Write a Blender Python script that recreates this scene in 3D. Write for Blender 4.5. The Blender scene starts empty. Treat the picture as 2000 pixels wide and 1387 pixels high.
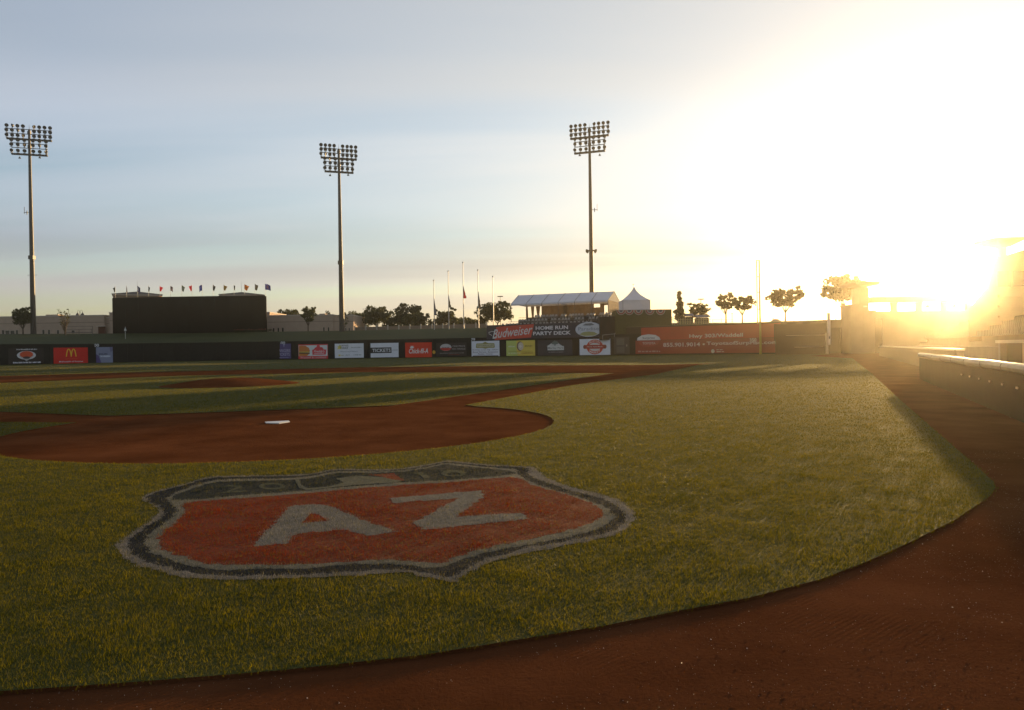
import bpy, bmesh, math, random
import numpy as np
from mathutils import Matrix, Vector
from mathutils.geometry import delaunay_2d_cdt
R = math.radians
random.seed(7); rng = np.random.default_rng(7)
scene = bpy.context.scene
col = scene.collection

# ------------------------------------------------------------------ camera
IW, IH, FPX = 2000.0, 1387.0, 1450.0
CAM = Vector((0, 0, 1.323))
PITCH, ROLL = math.atan(-11.5 / FPX), 0.016
fwd = Vector((0, math.cos(PITCH), math.sin(PITCH)))
up0 = Vector((0, -math.sin(PITCH), math.cos(PITCH)))
rt0 = Vector((1, 0, 0))
rt = rt0 * math.cos(ROLL) - up0 * math.sin(ROLL)
up = up0 * math.cos(ROLL) + rt0 * math.sin(ROLL)
cd = bpy.data.cameras.new('camera')
cam = bpy.data.objects.new('camera', cd); col.objects.link(cam)
M = Matrix.Identity(4)
for i in range(3):
    M[i][0] = rt[i]; M[i][1] = up[i]; M[i][2] = -fwd[i]; M[i][3] = CAM[i]
cam.matrix_world = M
cd.sensor_fit = 'HORIZONTAL'; cd.sensor_width = 36.0; cd.lens = 36.0 * FPX / IW
cd.clip_start = 0.05; cd.clip_end = 6000
scene.camera = cam

# ------------------------------------------------------------------ sun, sky, exposure
SUN_EL, SUN_AZ = R(5.0), R(32.25)          # azimuth clockwise from +Y
sun_dir = Vector((math.sin(SUN_AZ) * math.cos(SUN_EL), math.cos(SUN_AZ) * math.cos(SUN_EL), math.sin(SUN_EL)))
sl = bpy.data.lights.new('sun', 'SUN'); sl.energy = 5.0; sl.angle = R(0.6); sl.color = (1.0, 0.66, 0.30)
so = bpy.data.objects.new('sun', sl); col.objects.link(so)
so.rotation_euler = (-sun_dir).to_track_quat('-Z', 'Y').to_euler(); so.location = (60, 90, 60)

w = bpy.data.worlds.new('World'); scene.world = w; w.use_nodes = True
nt = w.node_tree; nt.nodes.clear()
def N(tree, typ, **kw):
    n = tree.nodes.new(typ)
    for k, v in kw.items(): setattr(n, k, v)
    return n
def L(tree, a, b): tree.links.new(a, b)
wo = N(nt, 'ShaderNodeOutputWorld'); bg = N(nt, 'ShaderNodeBackground')
sky = N(nt, 'ShaderNodeTexSky', sky_type='NISHITA'); sky.sun_disc = False
sky.sun_elevation = SUN_EL; sky.sun_rotation = SUN_AZ; sky.altitude = 300
sky.air_density = 1.0; sky.dust_density = 1.0; sky.ozone_density = 2.0
bg.inputs['Strength'].default_value = 0.115
# thin high cirrus lit by the low sun: streaks that brighten and whiten the clear sky
tc = N(nt, 'ShaderNodeTexCoord')
sep = N(nt, 'ShaderNodeSeparateXYZ'); L(nt, tc.outputs['Generated'], sep.inputs[0])
zz = N(nt, 'ShaderNodeMath', operation='ADD'); L(nt, sep.outputs['Z'], zz.inputs[0]); zz.inputs[1].default_value = 0.10
zm = N(nt, 'ShaderNodeMath', operation='MAXIMUM'); L(nt, zz.outputs[0], zm.inputs[0]); zm.inputs[1].default_value = 0.05
px_ = N(nt, 'ShaderNodeMath', operation='DIVIDE'); L(nt, sep.outputs['X'], px_.inputs[0]); L(nt, zm.outputs[0], px_.inputs[1])
py_ = N(nt, 'ShaderNodeMath', operation='DIVIDE'); L(nt, sep.outputs['Y'], py_.inputs[0]); L(nt, zm.outputs[0], py_.inputs[1])
cmb = N(nt, 'ShaderNodeCombineXYZ'); L(nt, px_.outputs[0], cmb.inputs[0]); L(nt, py_.outputs[0], cmb.inputs[1])
mp = N(nt, 'ShaderNodeMapping'); mp.inputs['Rotation'].default_value = (0, 0, R(12)); mp.inputs['Scale'].default_value = (0.16, 0.85, 1)
mp.inputs['Location'].default_value = (0.3, 0.55, 0)
L(nt, cmb.outputs[0], mp.inputs[0])
n1 = N(nt, 'ShaderNodeTexNoise'); n1.inputs['Scale'].default_value = 0.9; n1.inputs['Detail'].default_value = 5; n1.inputs['Roughness'].default_value = 0.5
n1.inputs['Distortion'].default_value = 0.4
L(nt, mp.outputs[0], n1.inputs['Vector'])
rp = N(nt, 'ShaderNodeMapRange'); rp.inputs[1].default_value = 0.36; rp.inputs[2].default_value = 0.64; rp.inputs[3].default_value = 0.30; rp.inputs[4].default_value = 0.95
L(nt, n1.outputs['Fac'], rp.inputs[0])
# scattered sunlight in the cirrus falls off with the angle from the sun
sv = N(nt, 'ShaderNodeVectorMath', operation='DOT_PRODUCT'); L(nt, tc.outputs['Generated'], sv.inputs[0]); sv.inputs[1].default_value = sun_dir
def powterm(exp_, amp):
    c = N(nt, 'ShaderNodeMath', operation='MAXIMUM'); L(nt, sv.outputs['Value'], c.inputs[0]); c.inputs[1].default_value = 0.0
    p = N(nt, 'ShaderNodeMath', operation='POWER'); L(nt, c.outputs[0], p.inputs[0]); p.inputs[1].default_value = exp_
    m = N(nt, 'ShaderNodeMath', operation='MULTIPLY'); L(nt, p.outputs[0], m.inputs[0]); m.inputs[1].default_value = amp
    return m
a1, a2, a3 = powterm(1.7, 1.55), powterm(40, 2.2), powterm(220, 16.0)
s1 = N(nt, 'ShaderNodeMath', operation='ADD'); L(nt, a1.outputs[0], s1.inputs[0]); L(nt, a2.outputs[0], s1.inputs[1])
s2 = N(nt, 'ShaderNodeMath', operation='ADD'); L(nt, s1.outputs[0], s2.inputs[0]); L(nt, a3.outputs[0], s2.inputs[1])
s3 = N(nt, 'ShaderNodeMath', operation='ADD'); L(nt, s2.outputs[0], s3.inputs[0]); s3.inputs[1].default_value = 2.15
# cirrus: blue-grey away from the sun, warm white toward it, cream in the thick air at the horizon
ct = N(nt, 'ShaderNodeMixRGB', blend_type='MIX'); ct.inputs[1].default_value = (.80, .875, 1.02, 1); ct.inputs[2].default_value = (1, .965, .90, 1)
cr_ = N(nt, 'ShaderNodeMapRange'); cr_.inputs[1].default_value = .45; cr_.inputs[2].default_value = .88; L(nt, sv.outputs['Value'], cr_.inputs[0]); L(nt, cr_.outputs[0], ct.inputs[0])
cc = N(nt, 'ShaderNodeMixRGB', blend_type='MIX'); L(nt, ct.outputs[0], cc.inputs[1]); cc.inputs[2].default_value = (1.0, .83, .63, 1)
lowr = N(nt, 'ShaderNodeMapRange'); lowr.inputs[1].default_value = 0.0; lowr.inputs[2].default_value = 0.14; lowr.inputs[3].default_value = 1.0; lowr.inputs[4].default_value = 0.0
L(nt, sep.outputs['Z'], lowr.inputs[0]); L(nt, lowr.outputs[0], cc.inputs[0])
# the sheet lies in layers: a bright deck about 10-16 degrees up, a clear strip under it, thinner again higher up
zr = N(nt, 'ShaderNodeValToRGB'); zr.color_ramp.interpolation = 'EASE'
for i_, (ps, vl) in enumerate(((0, .55), (.09, .56), (.135, .44), (.185, .60), (.26, .63), (.36, .53), (.55, .45))):
    e_ = zr.color_ramp.elements[i_] if i_ < 2 else zr.color_ramp.elements.new(ps)
    e_.position = ps; e_.color = (vl, vl, vl, 1)
zw = N(nt, 'ShaderNodeMath', operation='MULTIPLY_ADD'); L(nt, n1.outputs['Fac'], zw.inputs[0]); zw.inputs[1].default_value = .16; L(nt, sep.outputs['Z'], zw.inputs[2])
zo = N(nt, 'ShaderNodeMath', operation='SUBTRACT'); L(nt, zw.outputs[0], zo.inputs[0]); zo.inputs[1].default_value = .08; L(nt, zo.outputs[0], zr.inputs[0])
zs_ = N(nt, 'ShaderNodeMath', operation='MULTIPLY'); L(nt, zr.outputs[0], zs_.inputs[0]); zs_.inputs[1].default_value = 1.85
zt_ = N(nt, 'ShaderNodeMath', operation='MULTIPLY'); L(nt, s3.outputs[0], zt_.inputs[0]); L(nt, zs_.outputs[0], zt_.inputs[1])
cl = N(nt, 'ShaderNodeVectorMath', operation='SCALE'); L(nt, cc.outputs[0], cl.inputs[0]); L(nt, zt_.outputs[0], cl.inputs['Scale'])
mx = N(nt, 'ShaderNodeMixRGB', blend_type='MIX')
L(nt, rp.outputs[0], mx.inputs[0]); L(nt, sky.outputs[0], mx.inputs[1]); L(nt, cl.outputs[0], mx.inputs[2])
L(nt, mx.outputs[0], bg.inputs['Color']); L(nt, bg.outputs[0], wo.inputs['Surface'])

vs = scene.view_settings
vs.view_transform = 'Standard'; vs.look = 'None'; vs.exposure = 1.12; vs.gamma = 1.0; vs.use_curve_mapping = False
scene.cycles.use_denoising = True
scene.cycles.max_bounces = 6; scene.cycles.volume_bounces = 0; scene.cycles.transparent_max_bounces = 8
scene.cycles.sample_clamp_indirect = 4.0

# ------------------------------------------------------------------ pixel helpers (photo pixel + depth -> place in the world)
def ray(u, v):
    return fwd + rt * ((u - IW / 2) / FPX) - up * ((v - IH / 2) / FPX)
def P(u, v, d):
    r = ray(u, v); return CAM + r * (d / r.y)
def G(u, v, z=0.0):
    r = ray(u, v); return CAM + r * ((z - CAM.z) / r.z)
def hor(u): return 682 - 0.016 * (u - 1000)

# ------------------------------------------------------------------ materials
MATS = {}
def mat(name, c, rough=0.8, spec=0.3, var=0.12, scale=3.0, bump=0.0, metal=0.0, trans=0.0, sheen=None):
    if name in MATS: return MATS[name]
    m = bpy.data.materials.new(name); m.use_nodes = True; t = m.node_tree
    b = t.nodes['Principled BSDF']
    b.inputs['Roughness'].default_value = rough; b.inputs['Specular IOR Level'].default_value = spec; b.inputs['Metallic'].default_value = metal
    co = N(t, 'ShaderNodeTexCoord'); no = N(t, 'ShaderNodeTexNoise'); no.inputs['Scale'].default_value = scale; no.inputs['Detail'].default_value = 5
    L(t, co.outputs['Object'], no.inputs['Vector'])
    r = N(t, 'ShaderNodeMapRange'); r.inputs[1].default_value = .25; r.inputs[2].default_value = .75; r.inputs[3].default_value = 1 - var; r.inputs[4].default_value = 1 + var
    L(t, no.outputs['Fac'], r.inputs[0])
    s = N(t, 'ShaderNodeVectorMath', operation='SCALE'); s.inputs[0].default_value = c; L(t, r.outputs[0], s.inputs['Scale'])
    L(t, s.outputs[0], b.inputs['Base Color'])
    if bump:
        bp = N(t, 'ShaderNodeBump'); bp.inputs['Strength'].default_value = bump; bp.inputs['Distance'].default_value = 0.05
        L(t, no.outputs['Fac'], bp.inputs['Height']); L(t, bp.outputs[0], b.inputs['Normal'])
    if trans:
        tr = N(t, 'ShaderNodeBsdfTranslucent'); L(t, s.outputs[0], tr.inputs['Color'])
        mxs = N(t, 'ShaderNodeMixShader'); mxs.inputs[0].default_value = trans
        out = t.nodes['Material Output']
        L(t, b.outputs[0], mxs.inputs[1]); L(t, tr.outputs[0], mxs.inputs[2]); L(t, mxs.outputs[0], out.inputs['Surface'])
    MATS[name] = m; return m

def blade_mat(name, c, c2, trans=0.45, rough=0.55, spec=.15, tint=(1, 1, 1)):
    """grass blades: diffuse + translucent + a little gloss, colour varied from place to place"""
    m = bpy.data.materials.new(name); m.use_nodes = True; t = m.node_tree; b = t.nodes['Principled BSDF']; out = t.nodes['Material Output']
    b.inputs['Roughness'].default_value = rough; b.inputs['Specular IOR Level'].default_value = spec
    g = N(t, 'ShaderNodeNewGeometry')
    no = N(t, 'ShaderNodeTexNoise'); no.inputs['Scale'].default_value = 2.3; no.inputs['Detail'].default_value = 6; no.inputs['Roughness'].default_value = .7
    L(t, g.outputs['Position'], no.inputs['Vector'])
    nk = N(t, 'ShaderNodeTexNoise'); nk.inputs['Scale'].default_value = 19; nk.inputs['Detail'].default_value = 2; L(t, g.outputs['Position'], nk.inputs['Vector'])
    wn = N(t, 'ShaderNodeTexWhiteNoise'); wn.noise_dimensions = '1D'; L(t, g.outputs['Random Per Island'], wn.inputs['W'])
    ad = N(t, 'ShaderNodeMath', operation='MULTIPLY_ADD'); L(t, wn.outputs['Value'], ad.inputs[0]); ad.inputs[1].default_value = .6; ad.inputs[2].default_value = -.3
    a1_ = N(t, 'ShaderNodeMath', operation='MULTIPLY_ADD'); L(t, nk.outputs['Fac'], a1_.inputs[0]); a1_.inputs[1].default_value = 1.5; a1_.inputs[2].default_value = -.8
    a0_ = N(t, 'ShaderNodeMath', operation='ADD'); L(t, a1_.outputs[0], a0_.inputs[0]); L(t, no.outputs['Fac'], a0_.inputs[1])
    a2_ = N(t, 'ShaderNodeMath', operation='ADD'); L(t, ad.outputs[0], a2_.inputs[0]); L(t, a0_.outputs[0], a2_.inputs[1]); a2_.use_clamp = True
    mix = N(t, 'ShaderNodeMixRGB'); mix.inputs[1].default_value = (*c, 1); mix.inputs[2].default_value = (*c2, 1); L(t, a2_.outputs[0], mix.inputs[0])
    L(t, mix.outputs[0], b.inputs['Base Color'])
    tm = N(t, 'ShaderNodeVectorMath', operation='MULTIPLY'); L(t, mix.outputs[0], tm.inputs[0]); tm.inputs[1].default_value = tint
    tr = N(t, 'ShaderNodeBsdfTranslucent'); L(t, tm.outputs[0], tr.inputs['Color'])
    ms = N(t, 'ShaderNodeMixShader'); ms.inputs[0].default_value = trans
    L(t, b.outputs[0], ms.inputs[1]); L(t, tr.outputs[0], ms.inputs[2]); L(t, ms.outputs[0], out.inputs['Surface'])
    return m

def turf_mat(name, c, c2, sc=1.2, bump=0.6):
    """turf seen too far to tell the blades apart: noise colour, standing-fibre relief"""
    m = bpy.data.materials.new(name); m.use_nodes = True; t = m.node_tree; b = t.nodes['Principled BSDF']
    b.inputs['Roughness'].default_value = .9; b.inputs['Specular IOR Level'].default_value = .15
    g = N(t, 'ShaderNodeNewGeometry')
    n_ = N(t, 'ShaderNodeTexNoise'); n_.inputs['Scale'].default_value = sc; n_.inputs['Detail'].default_value = 8; n_.inputs['Roughness'].default_value = .75
    L(t, g.outputs['Position'], n_.inputs['Vector'])
    nb = N(t, 'ShaderNodeTexNoise'); nb.inputs['Scale'].default_value = .13; nb.inputs['Detail'].default_value = 3; L(t, g.outputs['Position'], nb.inputs['Vector'])
    av = N(t, 'ShaderNodeMath', operation='ADD'); L(t, n_.outputs['Fac'], av.inputs[0]); L(t, nb.outputs['Fac'], av.inputs[1])
    mr = N(t, 'ShaderNodeMapRange'); mr.inputs[1].default_value = .7; mr.inputs[2].default_value = 1.3; L(t, av.outputs[0], mr.inputs[0])
    mix = N(t, 'ShaderNodeMixRGB'); mix.inputs[1].default_value = (*c, 1); mix.inputs[2].default_value = (*c2, 1); L(t, mr.outputs[0], mix.inputs[0])
    L(t, mix.outputs[0], b.inputs['Base Color'])
    nf = N(t, 'ShaderNodeTexNoise'); nf.inputs['Scale'].default_value = 14; nf.inputs['Detail'].default_value = 6; nf.inputs['Roughness'].default_value = .8; L(t, g.outputs['Position'], nf.inputs['Vector'])
    bp = N(t, 'ShaderNodeBump'); bp.inputs['Strength'].default_value = bump; bp.inputs['Distance'].default_value = .06; L(t, nf.outputs['Fac'], bp.inputs['Height'])
    L(t, bp.outputs[0], b.inputs['Normal'])
    return m

def clay_mat():
    m = bpy.data.materials.new('clay'); m.use_nodes = True; t = m.node_tree; b = t.nodes['Principled BSDF']
    b.inputs['Roughness'].default_value = 1.0; b.inputs['Specular IOR Level'].default_value = .0
    g = N(t, 'ShaderNodeNewGeometry')
    n_ = N(t, 'ShaderNodeTexNoise'); n_.inputs['Scale'].default_value = .8; n_.inputs['Detail'].default_value = 9; n_.inputs['Roughness'].default_value = .62; L(t, g.outputs['Position'], n_.inputs['Vector'])
    cr = N(t, 'ShaderNodeValToRGB'); L(t, n_.outputs['Fac'], cr.inputs[0])
    cr.color_ramp.elements[0].position = .3; cr.color_ramp.elements[0].color = (.085, .029, .011, 1)
    cr.color_ramp.elements[1].position = .72; cr.color_ramp.elements[1].color = (.155, .057, .023, 1)
    L(t, cr.outputs[0], b.inputs['Base Color'])
    # relief: coarse grit plus raked / tyre-printed ripples
    nf = N(t, 'ShaderNodeTexNoise'); nf.inputs['Scale'].default_value = 38; nf.inputs['Detail'].default_value = 6; nf.inputs['Roughness'].default_value = .75; L(t, g.outputs['Position'], nf.inputs['Vector'])
    nm = N(t, 'ShaderNodeTexNoise'); nm.inputs['Scale'].default_value = 4; nm.inputs['Detail'].default_value = 4; L(t, g.outputs['Position'], nm.inputs['Vector'])
    wv = N(t, 'ShaderNodeTexWave'); wv.wave_type = 'BANDS'; wv.inputs['Scale'].default_value = 11; wv.inputs['Distortion'].default_value = 2.5; wv.inputs['Detail'].default_value = 2
    mpp = N(t, 'ShaderNodeMapping'); mpp.inputs['Rotation'].default_value = (0, 0, R(50)); L(t, g.outputs['Position'], mpp.inputs[0]); L(t, mpp.outputs[0], wv.inputs['Vector'])
    msk = N(t, 'ShaderNodeTexNoise'); msk.inputs['Scale'].default_value = .9; L(t, g.outputs['Position'], msk.inputs['Vector'])
    mr = N(t, 'ShaderNodeMapRange'); mr.inputs[1].default_value = .55; mr.inputs[2].default_value = .7; mr.inputs[3].default_value = 0; mr.inputs[4].default_value = .35; L(t, msk.outputs['Fac'], mr.inputs[0])
    ww = N(t, 'ShaderNodeMath', operation='MULTIPLY'); L(t, wv.outputs['Fac'], ww.inputs[0]); L(t, mr.outputs[0], ww.inputs[1])
    h1 = N(t, 'ShaderNodeMath', operation='MULTIPLY_ADD'); L(t, nm.outputs['Fac'], h1.inputs[0]); h1.inputs[1].default_value = 1.2; L(t, nf.outputs['Fac'], h1.inputs[2])
    h2 = N(t, 'ShaderNodeMath', operation='ADD'); L(t, h1.outputs[0], h2.inputs[0]); L(t, ww.outputs[0], h2.inputs[1])
    bp = N(t, 'ShaderNodeBump'); bp.inputs['Strength'].default_value = .9; bp.inputs['Distance'].default_value = .035; L(t, h2.outputs[0], bp.inputs['Height'])
    L(t, bp.outputs[0], b.inputs['Normal'])
    return m

# ------------------------------------------------------------------ object helpers
def tag(o, label=None, cat=None, group=None, kind=None):
    if label: o['label'] = label
    if cat: o['category'] = cat
    if group: o['group'] = group
    if kind: o['kind'] = kind
    return o
def link(name, me, m=None, parent=None, loc=None, smooth=False):
    o = bpy.data.objects.new(name, me); col.objects.link(o)
    if m is not None and not me.materials: me.materials.append(m)
    if parent is not None: o.parent = parent
    if loc is not None: o.location = loc
    if smooth: me.polygons.foreach_set('use_smooth', [True] * len(me.polygons))
    return o
def empty(name, loc, rz=0.0):
    o = bpy.data.objects.new(name, None); col.objects.link(o); o.location = loc; o.rotation_euler = (0, 0, rz); o.empty_display_size = .3
    return o
def pydata(vs_, fs):
    me = bpy.data.meshes.new('mesh'); me.from_pydata([tuple(v) for v in vs_], [], fs); me.update(); return me
def np_mesh(V, F):
    """V (n,3), F (m,3) -> mesh, fast"""
    me = bpy.data.meshes.new('mesh'); n, m_ = len(V), len(F)
    me.vertices.add(n); me.vertices.foreach_set('co', np.ascontiguousarray(V, np.float32).ravel())
    me.loops.add(m_ * 3); me.loops.foreach_set('vertex_index', np.ascontiguousarray(F, np.int32).ravel())
    me.polygons.add(m_); me.polygons.foreach_set('loop_start', np.arange(0, m_ * 3, 3, dtype=np.int32))
    me.polygons.foreach_set('loop_total', np.full(m_, 3, np.int32)); me.update(calc_edges=True); return me
class MB:
    """collects boxes, tubes, prisms in one bmesh-free buffer"""
    def __init__(s): s.v = []; s.f = []
    def add(s, vs_, fs):
        o = len(s.v); s.v += [tuple(v) for v in vs_]; s.f += [tuple(i + o for i in f) for f in fs]; return s
    def box(s, x0, x1, y0, y1, z0, z1):
        return s.add([(x, y, z) for z in (z0, z1) for y in (y0, y1) for x in (x0, x1)],
                     [(0, 2, 3, 1), (4, 5, 7, 6), (0, 1, 5, 4), (2, 6, 7, 3), (0, 4, 6, 2), (1, 3, 7, 5)])
    def obox(s, c, ax, ay, hx, hy, z0, z1):
        c = Vector(c); ax = Vector(ax); ay = Vector(ay)
        return s.add([c + ax * sx * hx + ay * sy * hy + Vector((0, 0, z)) for z in (z0, z1) for sy in (-1, 1) for sx in (-1, 1)],
                     [(0, 2, 3, 1), (4, 5, 7, 6), (0, 1, 5, 4), (2, 6, 7, 3), (0, 4, 6, 2), (1, 3, 7, 5)])
    def tube(s, a, b, ra, rb=None, n=8):
        a = Vector(a); b = Vector(b); rb = ra if rb is None else rb
        d = (b - a).normalized(); t = Vector((0, 0, 1)) if abs(d.z) < .9 else Vector((1, 0, 0))
        e1 = d.cross(t).normalized(); e2 = d.cross(e1); vs_ = []
        for c, r in ((a, ra), (b, rb)):
            for i in range(n):
                an = 2 * math.pi * i / n; vs_.append(c + e1 * r * math.cos(an) + e2 * r * math.sin(an))
        fs = [(i, (i + 1) % n, n + (i + 1) % n, n + i) for i in range(n)] + [tuple(range(n - 1, -1, -1)), tuple(range(n, 2 * n))]
        return s.add(vs_, fs)
    def lathe(s, c, axis, prof, n=10):
        c = Vector(c); d = Vector(axis).normalized(); t = Vector((0, 0, 1)) if abs(d.z) < .9 else Vector((1, 0, 0))
        e1 = d.cross(t).normalized(); e2 = d.cross(e1); vs_ = []; fs = []
        for (h, r) in prof:
            for i in range(n):
                an = 2 * math.pi * i / n; vs_.append(c + d * h + e1 * r * math.cos(an) + e2 * r * math.sin(an))
        k = len(prof)
        for j in range(k - 1):
            for i in range(n): fs.append((j * n + i, j * n + (i + 1) % n, (j + 1) * n + (i + 1) % n, (j + 1) * n + i))
        fs += [tuple(range(n - 1, -1, -1)), tuple(range((k - 1) * n, k * n))]
        return s.add(vs_, fs)
    def mesh(s): return pydata(s.v, s.f)
    def build(s, name, m, parent=None, smooth=False): return link(name, s.mesh(), m, parent, smooth=smooth)

def in_poly(pts, poly):
    x, y = pts[:, 0], pts[:, 1]; ins = np.zeros(len(pts), bool); n = len(poly); j = n - 1
    for i in range(n):
        xi, yi = poly[i][0], poly[i][1]; xj, yj = poly[j][0], poly[j][1]
        if yi != yj:
            c = ((yi > y) != (yj > y)) & (x < (xj - xi) * (y - yi) / (yj - yi) + xi); ins ^= c
        j = i
    return ins
def fill_polys(outer, holes=(), z=0.0, skirt=0.0):
    """flat sheet with holes; skirt > 0 adds a lip of that depth round every edge"""
    loops = [list(outer)] + [list(h) for h in holes]; vs_ = []; es = []
    for lp in loops:
        o = len(vs_); vs_ += [Vector((p[0], p[1])) for p in lp]; es += [(o + i, o + (i + 1) % len(lp)) for i in range(len(lp))]
    V, E_, F, _, _, _ = delaunay_2d_cdt(vs_, es, [], 0, 1e-5)
    cen = np.array([[sum(V[i][0] for i in f) / len(f), sum(V[i][1] for i in f) / len(f)] for f in F])
    keep = in_poly(cen, loops[0])
    for h in loops[1:]: keep &= ~in_poly(cen, h)
    verts = [(v[0], v[1], z) for v in V]; faces = [tuple(f) for f, k in zip(F, keep) if k]
    if skirt:
        for lp in loops:
            o = len(verts); n = len(lp)
            verts += [(p[0], p[1], z) for p in lp] + [(p[0], p[1], z - skirt) for p in lp]
            faces += [(o + i, o + (i + 1) % n, o + n + (i + 1) % n, o + n + i) for i in range(n)]
    me = pydata(verts, faces)
    if skirt:
        me.materials.append(M_TURF); me.materials.append(M_CLAY); nf = sum(keep)
        me.polygons.foreach_set('material_index', [0] * int(nf) + [1] * (len(faces) - int(nf)))
    return me
def smooth_closed(pts, k=4):
    """Catmull-Rom through closed loop"""
    p = [Vector((a[0], a[1])) for a in pts]; n = len(p); out = []
    for i in range(n):
        a, b, c, d = p[i - 1], p[i], p[(i + 1) % n], p[(i + 2) % n]
        for j in range(k):
            t = j / k; out.append(.5 * ((2 * b) + (c - a) * t + (2 * a - 5 * b + 4 * c - d) * t * t + (3 * b - a - 3 * c + d) * t ** 3))
    return out
def text_mesh(s, bold=0.0, shear=0.0, space=1.0):
    cu = bpy.data.curves.new('txt', 'FONT'); cu.body = s; cu.size = 1; cu.resolution_u = 2; cu.offset = bold; cu.shear = shear; cu.space_character = space
    cu.extrude = 0.0; cu.align_x = 'LEFT'
    o = bpy.data.objects.new('txt', cu); col.objects.link(o)
    dg = bpy.context.evaluated_depsgraph_get()
    me = bpy.data.meshes.new_from_object(o.evaluated_get(dg)); bpy.data.objects.remove(o); bpy.data.curves.remove(cu)
    return me

# ==================================================================  THE GROUND
M_CLAY = clay_mat()
M_TURF = turf_mat('turf', (.026, .032, .003), (.060, .060, .006))
M_BERM = turf_mat('berm_turf', (.024, .031, .006), (.042, .046, .009), sc=.6)
ZG = 0.016   # turf stands this much above the clay
GP = lambda pts, z=0.0: [G(u, v, z) for u, v in pts]

me = pydata([(-1400, -150, -.04), (1400, -150, -.04), (1400, 1800, -.04), (-1400, 1800, -.04)], [(0, 1, 2, 3)])
tag(link('ground', me, mat('dry_earth', (.16, .12, .075), .95, .1, .25, .02)), kind='structure')
me = pydata([(-160, -12, 0), (120, -12, 0), (120, 150, 0), (-160, 150, 0)], [(0, 1, 2, 3)])
tag(link('infield_clay', me, M_CLAY), kind='structure')

def fit_circle(pts):
    A = np.array([[2 * p.x, 2 * p.y, 1] for p in pts]); b = np.array([p.x ** 2 + p.y ** 2 for p in pts])
    s = np.linalg.lstsq(A, b, rcond=None)[0]; return Vector((s[0], s[1])), math.sqrt(s[2] + s[0] ** 2 + s[1] ** 2)
circ_px = [(0, 889), (105, 899), (315, 905), (525, 901), (700, 891), (840, 880), (945, 865), (1015, 850), (1068, 828), (1050, 811), (1015, 802), (945, 795), (910, 791)]
cc_, cr_ = fit_circle(GP(circ_px, ZG))
HOME = G(543, 826)
back_px = [(1600, 1132), (1460, 1168), (1325, 1193), (1190, 1220), (1100, 1235), (825, 1279), (550, 1309), (275, 1331), (0, 1350)]
bc_, br_ = fit_circle(GP(back_px, ZG))
print('HOME', HOME, 'circle', cc_, cr_, 'back', bc_, br_)

# outer turf: right edge, near edge, then round the left and the outfield
near_px = [(1665, 700), (1703, 730), (1750, 774), (1800, 818), (1860, 870), (1915, 918), (1940, 941), (1944, 953), (1932, 970), (1865, 1015), (1775, 1060), (1685, 1100)] + back_px
outer = [Vector((p.x, p.y)) for p in GP(near_px, ZG)]
last = outer[-1]; prev = outer[-2]; dirv = (last - prev).normalized()
outer += [last + dirv * k + Vector((0, .012 * k * k)) for k in (1.0, 2.5, 4.5, 7.0)]
e = outer[-1]
outer += [e + Vector((-6, 9)), e + Vector((-40, 60)), Vector((-110, 118))]
wall_px = [(-260, 118), (0, 126), (186, 138), (371, 143), (550, 144), (922, 139), (1200, 126), (1522, 108), (1640, 101)]
WALL = [P(u, 700, d) for u, d in wall_px]; WALL = [Vector((p.x, p.y)) for p in WALL]
outer += [p.copy() for p in WALL[:-2]] + [WALL[-2] + Vector((0, -3.0)), WALL[-1] + Vector((-3.0, -4.0)), Vector((G(1665, 697).x - .6, 84))]
# clay cut-out inside the outer turf: home circle, base paths, skin
a_r = math.atan2(G(910, 791, ZG).y - cc_.y, G(910, 791, ZG).x - cc_.x)
skin_r = [G(u, v, ZG) for u, v in ((910, 791), (1120, 752), (1281, 731), (1365, 712.5), (1395, 709.5))]
skin_far = [G(u, v, ZG) for u, v in ((1300, 712.6), (1050, 714), (700, 717.5), (280, 727), (0, 734.5), (-200, 743))]
skin_left = [Vector((skin_far[-1].x - 4, skin_far[-1].y - 12)), Vector((-37, 25.2)), Vector((-22, 19.3)), Vector((-10.8, 15.05))]
cut = [Vector((p.x, p.y)) for p in skin_r + skin_far] + skin_left
# run along the circle clockwise from the left path to the right path (through the near side)
a0 = math.atan2(skin_left[-1].y - cc_.y, skin_left[-1].x - cc_.x); a_l = a0 % (2 * math.pi)
for i in range(41):
    a = a_l + (2 * math.pi + a_r - a_l) * i / 40
    cut.append(Vector((cc_.x + cr_ * math.cos(a), cc_.y + cr_ * math.sin(a))))
cut.pop()
inf_px = [(770, 791.5), (952, 766), (1200, 729), (857, 727.6), (700, 727), (350, 734), (0, 748), (-180, 757)]
infield = [Vector((p.x, p.y)) for p in GP(inf_px, ZG)] + [Vector((-28.5, 26.5))] + [Vector((p.x, p.y)) for p in GP([(0, 804), (210, 812), (420, 805), (700, 794.5)], ZG)]
track_turf = fill_polys(outer, [cut], ZG, ZG + .002)
tag(link('outfield_grass', track_turf, M_TURF), kind='structure')
tag(link('infield_grass', fill_polys(infield, [], ZG, ZG + .002), M_TURF), kind='structure')

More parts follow.
